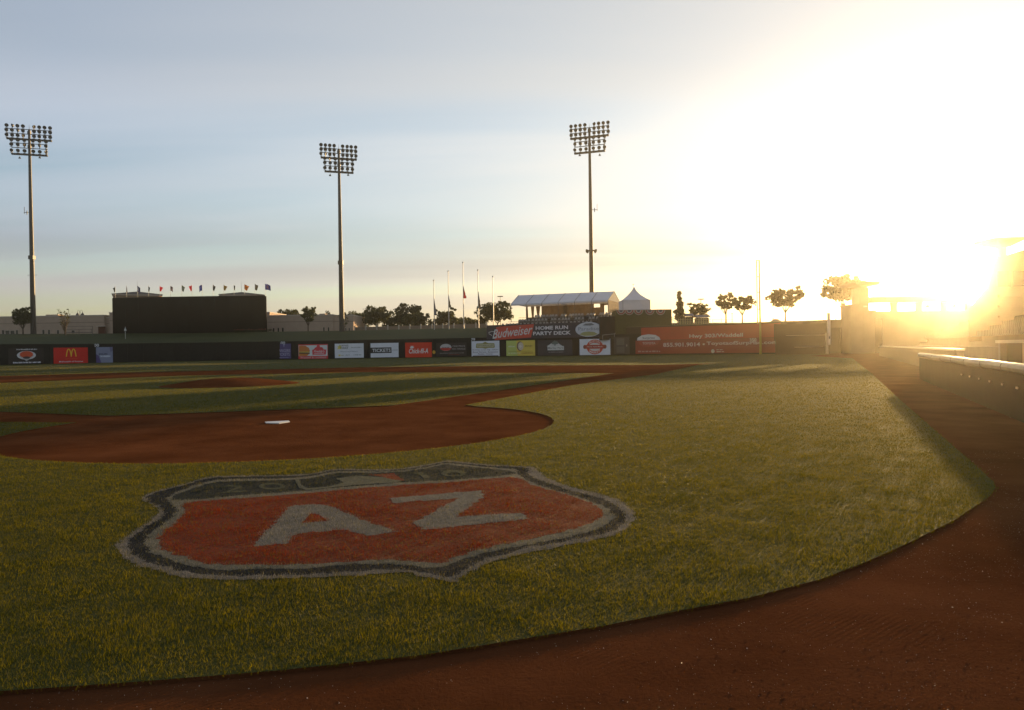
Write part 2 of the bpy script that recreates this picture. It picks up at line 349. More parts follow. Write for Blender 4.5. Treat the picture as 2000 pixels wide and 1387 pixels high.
# pitcher's mound
mc = G(450, 752); mb = MB(); nr, na = 9, 40
prof = [(0, .27), (.5, .27), (.8, .265), (1.2, .235), (1.7, .165), (2.1, .105), (2.45, .06), (2.7, .03), (2.82, -.01)]
vs_ = [(mc.x, mc.y, .27)]; fs = []
for j, (r_, h) in enumerate(prof[1:]):
    for i in range(na):
        an = 2 * math.pi * i / na; rr = r_ * (1 + .012 * math.sin(3 * an) + .01 * math.sin(7 * an + 1)); vs_.append((mc.x + rr * math.cos(an), mc.y + rr * math.sin(an), h + .012 * math.sin(5 * an + j) * (j < 6) + ZG * .5))
for i in range(na):
    fs.append((0, 1 + i, 1 + (i + 1) % na))
    for j in range(len(prof) - 2): fs.append((1 + j * na + i, 1 + (j + 1) * na + i, 1 + (j + 1) * na + (i + 1) % na, 1 + j * na + (i + 1) % na))
mo = link('pitchers_mound', pydata(vs_, fs), M_CLAY, smooth=True)
tag(mo, 'low rounded clay mound in the middle of the infield grass', 'mound')
# home plate
hp = MB(); wv = .216; d0 = (mc - HOME); d0.z = 0; d0.normalize(); sx = Vector((d0.y, -d0.x, 0))
out = [(-wv, wv), (wv, wv), (wv, 0), (0, -wv), (-wv, 0)]
tv = [HOME + sx * a + d0 * b + Vector((0, 0, .016)) for a, b in out]; bv = [v - Vector((0, 0, .02)) for v in tv]
me = pydata(tv + bv, [(4, 3, 2, 1, 0)] + [(i, (i + 1) % 5, 5 + (i + 1) % 5, 5 + i) for i in range(5)])
tag(link('home_plate', me, mat('rubber_white', (.62, .6, .57), .5, .3, .08, 8)), 'white five-sided home plate set in the clay circle', 'home plate')

# ------------------------------------------------------------------ painted shield on the turf
def PX(pts): return [Vector((p.x, p.y)) for p in GP(pts, ZG + .02)]
TOP = [(1020, 908), (960, 905), (880, 898), (868, 898), (820, 907), (760, 914), (680, 913), (650, 914), (620, 920), (560, 925), (420, 928), (360, 942)]
sh_outer = PX([(278, 966), (308, 988), (304, 1004), (270, 1028), (232, 1054), (230, 1070), (250, 1090), (300, 1106), (360, 1121), (440, 1126), (540, 1125), (640, 1121), (740, 1115), (800, 1114), (856, 1127), (890, 1128), (920, 1109), (960, 1092), (1050, 1070), (1140, 1054), (1200, 1040), (1230, 1020), (1241, 1000), (1220, 980), (1180, 963), (1120, 949), (1080, 936), (1054, 920), (1046, 911)] + TOP)
sh_navy = PX([(284, 967), (316, 988), (316, 1004), (284, 1026), (254, 1050), (252, 1070), (272, 1087), (320, 1101), (380, 1114), (440, 1119), (540, 1117), (640, 1114), (740, 1108), (810, 1109), (860, 1119), (888, 1118), (916, 1101), (960, 1083), (1040, 1064), (1120, 1049), (1200, 1032), (1223, 1008), (1214, 992), (1180, 971), (1120, 956), (1070, 940), (1034, 924), (1030, 913)] + [(1016, 910), (960, 907), (880, 900), (868, 900), (820, 909), (760, 916), (680, 915), (650, 916), (620, 922), (560, 927), (420, 930), (362, 944)])
sh_white = PX([(326, 969), (340, 985), (341, 1000), (318, 1020), (287, 1042), (285, 1063), (301, 1078), (350, 1094), (400, 1104), (480, 1107), (580, 1105), (640, 1101), (720, 1096), (800, 1098), (858, 1105), (898, 1090), (960, 1072), (1040, 1057), (1120, 1042), (1170, 1028), (1200, 1008), (1192, 994), (1160, 977), (1100, 959), (1050, 943), (1012, 924), (1008, 914), (960, 910.5), (910, 905.5), (872, 902), (830, 909.5), (770, 917), (660, 918), (620, 925), (580, 930), (500, 933), (422, 935), (364, 951)])
sh_red = PX([(366, 979), (362, 996), (346, 1014), (316, 1038), (308, 1052), (318, 1068), (360, 1083), (400, 1093), (460, 1098), (580, 1097), (660, 1093), (720, 1089), (780, 1089), (840, 1095), (872, 1092), (900, 1080), (960, 1063), (1040, 1047), (1120, 1029), (1164, 1013), (1178, 1000), (1170, 988), (1140, 973), (1090, 958), (1040, 944), (1000, 929), (880, 939), (760, 946), (560, 963), (480, 969)])
sh_band = PX([(352, 974), (338, 966), (366, 955), (424, 938.5), (500, 936.5), (580, 933.5), (622, 928.5), (662, 921), (770, 920), (832, 912), (872, 905), (908, 908.5), (960, 913), (998, 917), (998, 924), (880, 934.5), (760, 941), (560, 958), (480, 963.5)])
let_A = PX([(494, 1062), (530, 1024), (562, 988), (578, 983), (626, 981), (650, 987), (700, 1008), (776, 1034), (716, 1043), (672, 1030), (577, 1038), (556, 1058)])
hole_A = PX([(590, 1018), (606, 999), (622, 1001), (642, 1014)])
let_Z = PX([(760, 970), (936, 955), (948, 964), (890, 1006), (1018, 998), (1030, 1010), (830, 1031), (806, 1018), (895, 970), (770, 979)])
def ring(cx, cy, rx, ry, n=16): return [(cx + rx * math.cos(2 * math.pi * i / n), cy + ry * math.sin(2 * math.pi * i / n)) for i in range(n)]
def ringp(*a): return PX(ring(*a))
two = PX([(436, 948), (448, 944.5), (466, 945.5), (474, 948.5), (462, 952.5), (448, 956), (478, 955), (476, 958), (432, 960), (450, 954), (462, 949.5), (450, 947.5)])
zero_o, zero_i = ringp(531, 947, 26, 6.5), ringp(531, 947, 17, 3.5)
one = PX([(806, 922), (822, 920), (828, 922), (840, 930), (828, 932), (818, 924)])
six_o, six_i = ringp(886, 922, 25, 6.5), ringp(886, 923.5, 14, 3)
sil = PX([(576, 934), (584, 933), (588, 944), (600, 951), (640, 948), (672, 940), (656, 932), (700, 927), (740, 929), (790, 934), (772, 940), (720, 943), (660, 948), (600, 955), (584, 950)])
sil_red = PX([(722, 925.5), (768, 922), (790, 937), (766, 934), (744, 929)])
def rough(poly, step=.035, amp=.011):
    # sprayed paint never ends in a clean line
    out_ = []; n_ = len(poly); r_ = random.Random(len(poly) * 31 + 5)
    for i in range(n_):
        a_, b_ = Vector(poly[i][:2]), Vector(poly[(i + 1) % n_][:2]); k_ = max(1, int((b_ - a_).length / step))
        for j in range(k_): q_ = a_.lerp(b_, j / k_); out_.append(Vector((q_.x + r_.gauss(0, amp), q_.y + r_.gauss(0, amp))))
    return out_
sm = lambda p, k=3: rough(smooth_closed(p, k))
let_A, let_Z = rough(let_A), rough(let_Z)
regions = [  # name, polygon, holes, colours (bare, blade dark, blade light), layer
    ('white_outline', sm(sh_outer), [], (.22, .20, .17), (.20, .18, .15), (.34, .31, .27)),
    ('navy_border', sm(sh_navy), [], (.012, .017, .022), (.008, .013, .020), (.022, .030, .036)),
    ('inner_white_line', sm(sh_white), [], (.22, .21, .16), (.18, .17, .12), (.32, .30, .24)),
    ('orange_field', sm(sh_red), [], (.22, .026, .001), (.20, .020, .0008), (.36, .048, .0015)),
    ('navy_banner', sm(sh_band), [], (.014, .022, .022), (.010, .020, .020), (.026, .038, .032)),
    ('letter', let_A, [hole_A], (.22, .205, .175), (.20, .185, .155), (.36, .33, .29)),
    ('letter', let_Z, [], (.22, .205, .175), (.20, .185, .155), (.36, .33, .29)),
    ('numeral', two, [], (.09, .10, .06), (.07, .08, .04), (.14, .15, .10)),
    ('numeral', zero_o, [zero_i], (.09, .10, .06), (.07, .08, .04), (.14, .15, .10)),
    ('numeral', one, [], (.09, .10, .06), (.07, .08, .04), (.14, .15, .10)),
    ('numeral', six_o, [six_i], (.09, .10, .06), (.07, .08, .04), (.14, .15, .10)),
    ('batter_emblem', sil, [], (.16, .16, .11), (.12, .13, .08), (.22, .21, .16)),
    ('emblem_red_patch', sil_red, [], (.22, .026, .001), (.20, .020, .0008), (.36, .048, .0015)),
]
logo = empty('painted_shield_logo', (sum((p.x for p in sh_red)) / len(sh_red), sum((p.y for p in sh_red)) / len(sh_red), ZG))
tag(logo, 'orange shield with white letters AZ and navy border painted on the grass', 'painted logo')

# ------------------------------------------------------------------ grass blades
def blades(pts, hmin, hmax, width, z):
    """one bent triangle pair per blade; pts (n,2)"""
    n = len(pts); h = rng.uniform(hmin, hmax, n) ; th = rng.uniform(0, 2 * np.pi, n); ph = rng.uniform(0, 2 * np.pi, n)
    lean = rng.uniform(.1, .85, n) * h; wd = width * rng.uniform(.6, 1.3, n)
    dx, dy = np.cos(th) * wd / 2, np.sin(th) * wd / 2
    b = np.stack([pts[:, 0], pts[:, 1], np.full(n, z)], -1)
    V = np.empty((n, 3, 3)); V[:, 0] = b; V[:, 1] = b; V[:, 2] = b
    V[:, 0, 0] -= dx; V[:, 0, 1] -= dy; V[:, 1, 0] += dx; V[:, 1, 1] += dy
    V[:, 2, 0] += np.cos(ph) * lean; V[:, 2, 1] += np.sin(ph) * lean; V[:, 2, 2] += h
    return V.reshape(-1, 3)
def tri_idx(n): return np.arange(n * 3, dtype=np.int32).reshape(-1, 3)
def scatter(d0, d1, dens, mx_=1.12):
    """random points in the ground wedge in front of the camera between depths d0 and d1"""
    k = mx_ * (IW / 2) / FPX; mg = 1.8; area = k * (d1 * d1 - d0 * d0) + 2 * mg * (d1 - d0); n = int(area * dens)
    d = np.sqrt(rng.uniform(d0 * d0, d1 * d1, n)); x = rng.uniform(-1, 1, n) * (d * k + mg)
    return np.stack([x, d], -1)
outer_l = [(p.x, p.y) for p in outer]; cut_l = [(p.x, p.y) for p in cut]; inf_l = [(p.x, p.y) for p in infield]
ld_ = np.log([3.3, 6, 9.7, 16, 28, 48, 95]); le_ = np.linspace(math.log(2.4), math.log(140), 41)
zones = []
for za, zb in zip(le_[:-1], le_[1:]):      # thinner, broader blades with distance, changing little by little
    zm_ = .5 * (za + zb); zones.append((math.exp(za), math.exp(zb), math.exp(np.interp(zm_, ld_, np.log([19000, 11500, 5000, 1500, 420, 110, 13]))), .0085, .026 + .004 * min(1, math.exp(zm_) / 20), math.exp(np.interp(zm_, ld_, np.log([.0027, .0036, .0054, .0095, .017, .034, .10])))))
clump = lambda p: (np.sin(p[:, 0] * 5.1 + 1.7 * np.sin(p[:, 1] * 3.3)) * np.sin(p[:, 1] * 6.3 + 1.3 * np.sin(p[:, 0] * 4.1)) + .6 * np.sin(p[:, 0] * 13.7 + p[:, 1] * 3.1) * np.sin(p[:, 1] * 15.1)) * .5
Vg = []; Vr = {i: [] for i in range(len(regions))}
for (d0_, d1_, dens, h0, h1, wd) in zones:
    p = scatter(d0_, d1_, dens); pj = p + rng.normal(0, .014, p.shape); keep = (in_poly(pj, outer_l) & ~in_poly(pj, cut_l)) | in_poly(pj, inf_l)
    keep &= np.hypot(p[:, 0] - mc.x, p[:, 1] - mc.y) > 2.85
    p = p[keep]
    own = np.full(len(p), -1)
    if d0_ < 14:
        q = p + rng.normal(0, .018, p.shape)      # sprayed edges are ragged
        for i, (nm, poly, holes, *_c) in enumerate(regions):
            ins = in_poly(q, [(a.x, a.y) for a in poly])
            for hh in holes: ins &= ~in_poly(q, [(a.x, a.y) for a in hh])
            own[ins] = i
        own[(own >= 0) & (rng.random(len(p)) < .16)] = -1    # paint worn off here and there
    hf = 1 + .42 * clump(p)
    V = blades(p, h0, h1, wd, ZG - .004).reshape(-1, 3, 3); V[:, 2, 2] = (V[:, 2, 2] - ZG) * hf + ZG
    Vg.append(V[own < 0].reshape(-1, 3))
    for i in range(len(regions)):
        if (own == i).any(): Vr[i].append(V[own == i].reshape(-1, 3))
Vg = np.concatenate(Vg); print('blades', len(Vg) // 3, flush=True)
M_BLADE = blade_mat('grass_blade', (.016, .023, .0015), (.070, .068, .004), .6, .48, .12, tint=(3.2, 2.6, .3))
go = link('grass_blades', np_mesh(Vg, tri_idx(len(Vg) // 3)), M_BLADE); tag(go, 'short mown grass blades covering the field', 'grass', kind='stuff')
for i, (nm, poly, holes, c0, c1, c2) in enumerate(regions):
    me = fill_polys(poly, holes, ZG + .003 + .0004 * i)
    n0 = len(me.vertices); sv_ = np.empty(n0 * 3, np.float32); me.vertices.foreach_get('co', sv_); me.calc_loop_triangles()
    tf = np.array([t_.vertices for t_ in me.loop_triangles], np.int32)
    V = sv_.reshape(-1, 3)
    if Vr[i]:
        B = np.concatenate(Vr[i]); V = np.concatenate([V, B]); F = np.concatenate([tf, tri_idx(len(B) // 3) + n0])
    else: F = tf
    V = V - np.array(logo.location)
    me2 = np_mesh(V, F); me2.materials.append(blade_mat('paint_' + nm + str(i), c1, c2, .22, .9, .02)); me2.materials.append(turf_mat('oversprayed_soil_' + nm + str(i), tuple(x * .35 for x in c0), tuple(x * .8 for x in c0), 9, .8))
    mi = np.zeros(len(F), np.int32); mi[:len(tf)] = 1; me2.polygons.foreach_set('material_index', mi)
    link(nm, me2, None, logo)

# grit and crumbs on the clay
def crumbs(d0, d1, dens, s0, s1, flat, thin, big=.04):
    p = scatter(d0, d1, dens); p = p[~in_poly(p, outer_l) | in_poly(p, cut_l)]
    cl = np.sin(p[:, 0] * 2.1 + 2 * np.sin(p[:, 1] * 1.3)) * np.sin(p[:, 1] * 2.7 + np.sin(p[:, 0] * 1.9)) + .5 * np.sin(p[:, 0] * 7 + 3 * p[:, 1]) * np.sin(p[:, 1] * 9)
    p = p[rng.random(len(p)) < np.clip(.45 + .55 * cl, .06, 1) * np.clip(1.4 - p[:, 1] / d1 * thin, .1, 1)]
    s = rng.uniform(s0, s1, len(p)) * (1 + 1.2 * (rng.random(len(p)) < big))
    base = np.array([(1, 0, -.1), (-.5, .87, -.1), (-.5, -.87, -.1), (0, 0, flat)]); F0 = np.array([(0, 1, 3), (1, 2, 3), (2, 0, 3)])
    th = rng.uniform(0, 6.28, len(p)); c, s_ = np.cos(th), np.sin(th)
    jit = base[None] * (1 + rng.uniform(-.4, .4, (len(p), 4, 3))) + rng.uniform(-.15, .15, (len(p), 4, 3)) * np.array([1, 1, 0])
    V = np.empty_like(jit); V[..., 0] = jit[..., 0] * c[:, None] - jit[..., 1] * s_[:, None]; V[..., 1] = jit[..., 0] * s_[:, None] + jit[..., 1] * c[:, None]; V[..., 2] = jit[..., 2]
    V = V * s[:, None, None]; V[..., 0] += p[:, 0, None]; V[..., 1] += p[:, 1, None]
    return np_mesh(V.reshape(-1, 3), (F0[None] + np.arange(len(p))[:, None, None] * 4).reshape(-1, 3))
tag(link('clay_grit', crumbs(2.0, 9.0, 850, .0006, .0022, 1.1, 1.0), mat('grit', (.46, .28, .17), .3, .6, .5, 60)), 'pale brick grit scattered over the clay', 'grit', kind='stuff')
tag(link('clay_crumbs', crumbs(2.0, 6.5, 2600, .0016, .0048, .42, .7, .05), M_CLAY), 'loose crumbs of clay on the dirt track', 'soil', kind='stuff')

# ==================================================================  OUTFIELD WALL, SIGNS, BERM
def wall_at(u):
    """point of the outfield wall seen at photo column u: depth, ground point, tangent, normal to the field"""
    r = ray(u, hor(u)); rx = r.x / r.y
    for a, b in zip(WALL[:-1], WALL[1:]):
        fa, fb = a.x - rx * a.y, b.x - rx * b.y
        if fa <= 0 <= fb or (b is WALL[-1] and fb < 0):
            t_ = -fa / (fb - fa); p = a + (b - a) * t_; tg = (b - a).normalized()
            return p.y, Vector((p.x, p.y, 0)), Vector((tg.x, tg.y, 0)), Vector((tg.y, -tg.x, 0))
    raise ValueError(u)
WALL_H = 3.5
M_WALL = mat('wall_pad', (.020, .016, .012), .75, .25, .2, 1.5)
wl = empty('outfield_wall', (WALL[4].x, WALL[4].y, 0)); tag(wl, 'dark padded outfield wall carrying the row of advertising boards', 'wall')
org = wl.location.copy()
pad_meshes = {}
for a, b in zip(WALL[:-1], WALL[1:]):
    n_ = max(1, round((b - a).length / 2.5)); ln = (b - a).length / n_; tg = (b - a).normalized(); an = math.atan2(tg.y, tg.x)
    key = round(ln, 3)
    if key not in pad_meshes:
        me = MB().box(-ln / 2 + .012, ln / 2 - .012, 0, .14, .05, WALL_H).mesh(); me.materials.append(M_WALL); pad_meshes[key] = me
    for k in range(n_):
        c = a + (b - a) * ((k + .5) / n_)
        o = link('wall_pad', pad_meshes[key], None, wl, (c.x - org.x, c.y - org.y, 0)); o.rotation_euler = (0, 0, an)
    m_ = MB(); c = (a + b) / 2; m_.obox((c.x - org.x, c.y - org.y, 0), (tg.x, tg.y, 0), (-tg.y, tg.x, 0), (b - a).length / 2, .11, 0, WALL_H - .03)
    for i in range(len(m_.v)): m_.v[i] = (m_.v[i][0] - tg.y * .26, m_.v[i][1] + tg.x * .26, m_.v[i][2])
    m_.build('backing', mat('wall_back', (.03, .024, .018), .9, .1), wl)
    m_ = MB(); m_.obox((c.x - org.x - tg.y * .2, c.y - org.y + tg.x * .2, 0), (tg.x, tg.y, 0), (-tg.y, tg.x, 0), (b - a).length / 2, .1, WALL_H + .003, WALL_H + .06)
    m_.build('top_cap', mat('wall_cap', (.035, .03, .022), .7, .2), wl)

class Sign:
    """board hung on a plane; local x along the wall, z up, -y toward the field. Fractions 0..1"""
    def __init__(s, name, label, u0, u1, v0, v1, c=None, group='advertising boards on the outfield wall', frame=None, cat='sign', off=.03, frm=None):
        d, p, tg, nr = frm(.5 * (u0 + u1)) if frm else wall_at(.5 * (u0 + u1))
        s.w = (u1 - u0) / FPX * d / max(.3, (tg.x - tg.y * p.x / p.y)); um = .5 * (u0 + u1)
        s.z0, s.z1 = P(um, v1, d).z, P(um, v0, d).z; s.h = s.z1 - s.z0
        s.root = empty(name, (p.x + nr.x * off, p.y + nr.y * off, s.z0), math.atan2(tg.y, tg.x))
        tag(s.root, label, cat, group)
        s.layer = 0
        if c: s.rect('panel', 0, 0, 1, 1, c, .025)
    def _put(s, name, vs2, faces, c, th):
        y = -.004 - s.layer * .006; s.layer += 1
        n = len(vs2); V = [((x - .5) * s.w, y, z * s.h) for x, z in vs2]
        if th:
            V = [((x - .5) * s.w, -th, z * s.h) for x, z in vs2] + [((x - .5) * s.w, 0, z * s.h) for x, z in vs2]
            faces = faces + [(i, n + i, n + (i + 1) % n, (i + 1) % n) for i in range(n)]; s.layer = max(s.layer, int(th / .006) + 1)
        if isinstance(c, tuple): c = tuple(min(.85, x * 1.55) for x in c)
        m = c if not isinstance(c, tuple) else mat('sign_%0.3f_%0.3f_%0.3f' % c, c, .55, .3, .07, .8)
        return link(name, pydata(V, faces), m, s.root)
    def rect(s, name, x0, y0, x1, y1, c, th=0): return s._put(name, [(x0, y0), (x1, y0), (x1, y1), (x0, y1)], [(0, 1, 2, 3)], c, th)
    def poly(s, name, pts, c): return s._put(name, pts, [tuple(range(len(pts)))], c, 0)
    def ell(s, name, cx, cy, rx, ry, c, n=28): return s.poly(name, [(cx + rx * math.cos(2 * math.pi * i / n), cy + ry * math.sin(2 * math.pi * i / n)) for i in range(n)], c)
    def band(s, name, pts, wd, c):
        """stroke along pts with width wd (fraction of height)"""
        asp = s.w / s.h; P2 = [Vector((x * asp, y)) for x, y in pts]; lo, hi = [], []
        for i, p in enumerate(P2):
            t_ = (P2[min(i + 1, len(P2) - 1)] - P2[max(i - 1, 0)]).normalized(); nn = Vector((-t_.y, t_.x)) * wd / 2
            lo.append(p - nn); hi.append(p + nn)
        k = len(P2); vs2 = [(p.x / asp, p.y) for p in lo + hi]
        return s._put(name, vs2, [(i, i + 1, k + i + 1, k + i) for i in range(k - 1)], c, 0)
    def text(s, st, cx, cy, hh, c, wmax=None, bold=.012, shear=0.0, arc=0.0, name='lettering', rise=0.0):
        me = text_mesh(st, bold, shear); n = len(me.vertices); co = np.empty(n * 3, np.float32); me.vertices.foreach_get('co', co); co = co.reshape(-1, 3)
        x0, x1 = co[:, 0].min(), co[:, 0].max(); y0, y1 = co[:, 1].min(), co[:, 1].max()
        H_ = hh * s.h; k = H_ / (y1 - y0); W_ = (x1 - x0) * k; kx = k
        if wmax: kx = wmax * s.w / (x1 - x0)
        X = (co[:, 0] - (x0 + x1) / 2) * kx; Z = (co[:, 1] - (y0 + y1) / 2) * k
        Z = Z + rise * X
        if arc: Z = Z + arc * s.h * (1 - (X / (np.abs(X).max() + 1e-6)) ** 2) * (1)
        y = -.004 - s.layer * .006; s.layer += 1
        V = np.stack([X + (cx - .5) * s.w, np.full(n, y), Z + cy * s.h], -1); me.vertices.foreach_set('co', V.astype(np.float32).ravel()); me.materials.clear(); me.update()
        c = tuple(min(.85, x * 1.55) for x in c)
        m = mat('ink_%0.3f_%0.3f_%0.3f' % c, c, .6, .2, .05)
        return tag(link(name, me, m, s.root), kind='stuff')
    def dashes(s, x0, x1, cy, hh, c, seed, name='small_print'):
        """small print too blurred to read: a line of word-long strokes"""
        r = random.Random(seed); x = x0; vs2 = []; fs2 = []
        while x < x1:
            wd = r.uniform(.012, .03); k = len(vs2); e_ = min(x + wd, x1); up_ = hh * r.uniform(.7, 1)
            vs2 += [(x, cy - hh / 2), (e_, cy - hh / 2), (e_, cy - hh / 2 + up_), (x, cy - hh / 2 + up_)]; fs2.append((k, k + 1, k + 2, k + 3)); x = e_ + (r.choice((.006, .006, .006, .02)))
        return tag(s._put(name, vs2, fs2, c, 0), kind='stuff')
WHT = (.50, .49, .52); PALE = (.42, .41, .42)
# --- boards from left to right
S = Sign('advertising_board', 'black board with round orange emblem between two lines of white print', 17, 86, 680, 711, (.020, .014, .011))
S.ell('emblem_ring', .5, .55, .27, .27, PALE); S.poly('emblem_diamond', [(.5, .18), (.72, .52), (.5, .66), (.28, .52)], (.30, .29, .28)); S.ell('emblem_disc', .5, .60, .19, .21, (.42, .06, .02)); S.ell('emblem_cap', .5, .40, .1, .08, (.05, .03, .03))
S.dashes(.22, .80, .92, .08, PALE, 1); S.dashes(.12, .90, .10, .09, WHT, 2)
S = Sign('advertising_board', 'red board with tall golden arches forming a letter M', 105, 172, 679, 710.5, (.42, .012, .008))
def arch(cx, w_, y0, y1): return [(cx + w_ * t_, y0 + (y1 - y0) * (1 - abs(t_) ** 2.6)) for t_ in [-1, -.93, -.8, -.6, -.4, -.2, 0, .2, .4, .6, .8, .93, 1]]
S.band('golden_arch', arch(.435, .072, .44, .90), .055, (.62, .36, .02)); S.band('golden_arch', arch(.575, .072, .44, .90), .055, (.62, .36, .02))
S.dashes(.32, .70, .30, .03, (.50, .10, .04), 3); S.text("McDonald's of Surprise", .5, .13, .11, WHT, .70)
S = Sign('distance_marker', 'white numerals 400 above the small blue-grey board', 179, 194, 671.5, 677.5, None, 'distance numerals on the wall', cat='marker'); S.text('400', .5, .5, 1, PALE, 1, .03, name='numeral')
S = Sign('advertising_board', 'small blue-grey board with a dark violet corner under the 400', 188, 220.5, 678, 708.5, (.16, .17, .24))
S.poly('violet_corner', [(0, 0), (.3, 0), (.16, .45), (0, .55)], (.07, .05, .14)); S.poly('pale_corner', [(.8, 1), (1, 1), (1, .75), (.86, .7)], (.11, .10, .17)); S.dashes(.16, .68, .56, .08, (.03, .035, .07), 5); S.dashes(.25, .85, .42, .12, (.42, .44, .50), 6)
S = Sign('advertising_board', 'upright violet board reading RANGERS TICKETS', 540.5, 568.5, 671.5, 700.5, (.060, .045, .125))
S.text('T', .52, .88, .17, (.30, .28, .38), None, .03); S.text('RANGERS', .5, .54, .19, (.32, .30, .38), .9, .0); S.text('TICKETS', .5, .29, .19, (.32, .30, .38), .82, .0); S.dashes(.18, .86, .06, .03, (.30, .28, .40), 7)
S = Sign('distance_marker', 'white numerals 400 on top of the violet board', 544, 557.5, 667, 672.8, None, 'distance numerals on the wall', cat='marker'); S.text('400', .5, .5, 1, PALE, 1, .03, name='numeral')
S = Sign('advertising_board', 'white and red board with a burger and red crest', 583, 640.5, 672.5, 701, (.44, .035, .035))
S.rect('white_field', .01, .20, .985, .93, (.45, .45, .44)); S.poly('bun_top', [(.02, .52), (.40, .52), (.36, .75), (.25, .90), (.10, .92), (.02, .90)], (.40, .13, .03)); S.poly('patty', [(.02, .44), (.36, .44), (.40, .52), (.02, .52)], (.40, .25, .05)); S.poly('filling', [(.02, .36), (.38, .34), (.40, .43), (.02, .45)], (.09, .05, .02)); S.poly('bun_base', [(.02, .21), (.30, .21), (.36, .34), (.02, .36)], (.40, .13, .025))
S.poly('crest', [(.48, .28), (.93, .28), (.95, .62), (.86, .64), (.82, .78), (.74, .80), (.72, .97), (.64, .97), (.62, .80), (.56, .76), (.54, .66), (.47, .62)], (.46, .04, .05)); S.text("Freddy's", .71, .49, .22, (.5, .42, .42), .36, .02, .3); S.band('underline', [(.54, .35), (.88, .37)], .03, (.5, .42, .42)); S.text('Waddell & Litchfield', .5, .10, .13, (.46, .30, .30), .88)
S = Sign('advertising_board', 'white board reading TODAY with yellow sunburst at its corner', 654, 710.5, 671, 699, WHT)
S.poly('sunburst', [(.08, .62), (.12, .72), (.09, .80), (.15, .84), (.17, .92), (.23, .84), (.22, .62)], (.50, .42, .10)); S.text('SURPRISE', .32, .86, .13, (.12, .12, .12), .32, .01); S.text('TODAY', .32, .69, .15, (.08, .08, .07), .30, .02); S.dashes(.57, .92, .72, .07, (.25, .25, .25), 8); S.text('Where Local Matters.', .49, .45, .10, (.16, .16, .17), .62, .0); S.rect('yellow_mark', .13, .13, .20, .24, (.50, .40, .10)); S.dashes(.22, .31, .18, .05, (.3, .28, .2), 9); S.dashes(.38, .52, .20, .06, (.2, .2, .2), 10); S.dashes(.66, .92, .20, .06, (.2, .2, .2), 11)
S = Sign('advertising_board', 'white board with TICKETS in white letters on a black bar', 724, 778.5, 670, 698, WHT)
S.rect('black_bar', 0, .30, .75, .69, (.022, .018, .018)); S.text('TICKETS', .39, .49, .23, (.55, .54, .56), .66, .01); S.text('.com', .87, .49, .10, (.26, .25, .26), .20, .0)
S = Sign('advertising_board', 'plain red board with white flowing script', 791.5, 843.5, 669, 698, (.48, .035, .012))
S.text('Chick-fil-A', .50, .43, .34, (.60, .50, .47), .72, .02, .25); S.poly('comb', [(.20, .62), (.17, .72), (.21, .70), (.22, .80), (.26, .74), (.30, .80), (.31, .70), (.35, .70), (.30, .62)], (.58, .48, .45))
S = Sign('wall_disc', 'small round amber disc between the red script board and the dark oval board', 844.5, 850.5, 684.5, 691.5, None, None, cat='disc'); S.ell('disc', .5, .5, .5, .5, (.42, .22, .02))  # small yellowish ball, drawn as a flat disc
S = Sign('advertising_board', 'dark board with white and red oval and the words ONE PRICE', 852, 911, 669.5, 696, (.026, .018, .015))
S.ell('oval', .32, .66, .19, .26, (.34, .31, .30)); S.poly('oval_lower', [(.13, .62), (.51, .62), (.47, .5), (.40, .43), (.32, .41), (.24, .43), (.17, .5)], (.36, .03, .02)); S.dashes(.20, .44, .66, .07, (.08, .06, .06), 12); S.text('ONE PRICE', .75, .74, .12, (.26, .23, .22), .42, .01); S.text('NO HASSLE', .75, .54, .12, (.26, .23, .22), .44, .01); S.dashes(.12, .92, .24, .05, (.20, .17, .16), 13); S.dashes(.40, .80, .13, .03, (.25, .03, .02), 14)
S = Sign('distance_marker', 'white numerals 379 above the bowling board', 916.5, 928.5, 660.5, 666.3, None, 'distance numerals on the wall', cat='marker'); S.text('379', .5, .5, 1, PALE, 1, .03, name='numeral')
S = Sign('advertising_board', 'white board with olive nameplate and three lines of bowling print', 921, 975.5, 666, 696, WHT)
S.poly('nameplate', [(.16, .58), (.20, .54), (.40, .54), (.5, .49), (.6, .54), (.80, .54), (.84, .58), (.82, .84), (.6, .85), (.5, .95), (.4, .85), (.18, .84)], (.22, .19, .06)); S.rect('nameplate_face', .20, .60, .80, .79, (.38, .34, .22)); S.text('UPTOWN ALLEY', .5, .69, .12, (.10, .08, .03), .56, .005); S.text('Bowling - Laser Tag - Games', .5, .42, .095, (.14, .10, .13), .92, .004); S.text('Bocce Terrace - Restaurant', .5, .28, .095, (.14, .10, .13), .90, .004); S.text('Parties - Events', .5, .15, .095, (.14, .10, .13), .52, .004); S.rect('foot_bar', .04, .0, .96, .05, (.03, .02, .02))
S = Sign('advertising_board', 'yellow-green board with a baseball in a ring', 989, 1045, 665, 695, (.50, .36, .06))
S.poly('green_field', [(0, 0), (0, 1), (.36, 1), (.36, .30), (.40, 0)], (.36, .38, .10)); S.ell('ring', .48, .63, .11, .31, (.14, .09, .05)); S.ell('ball', .51, .62, .095, .26, (.45, .36, .28)); S.poly('diamond', [(.50, .52), (.56, .62), (.50, .72), (.44, .62)], (.52, .45, .40)); S.dashes(.08, .30, .62, .10, (.46, .46, .30), 15); S.text('MONEY', .79, .63, .09, (.16, .09, .03), .26, .01); S.band('rule', [(.08, .29), (.93, .29)], .015, (.22, .15, .03)); S.dashes(.55, .94, .18, .06, (.26, .12, .03), 16); S.dashes(.08, .50, .18, .07, (.48, .47, .28), 17)
S = Sign('advertising_board', 'dark slate board with tree emblem and white nameplate', 1050, 1118, 664, 694.5, (.032, .027, .030))
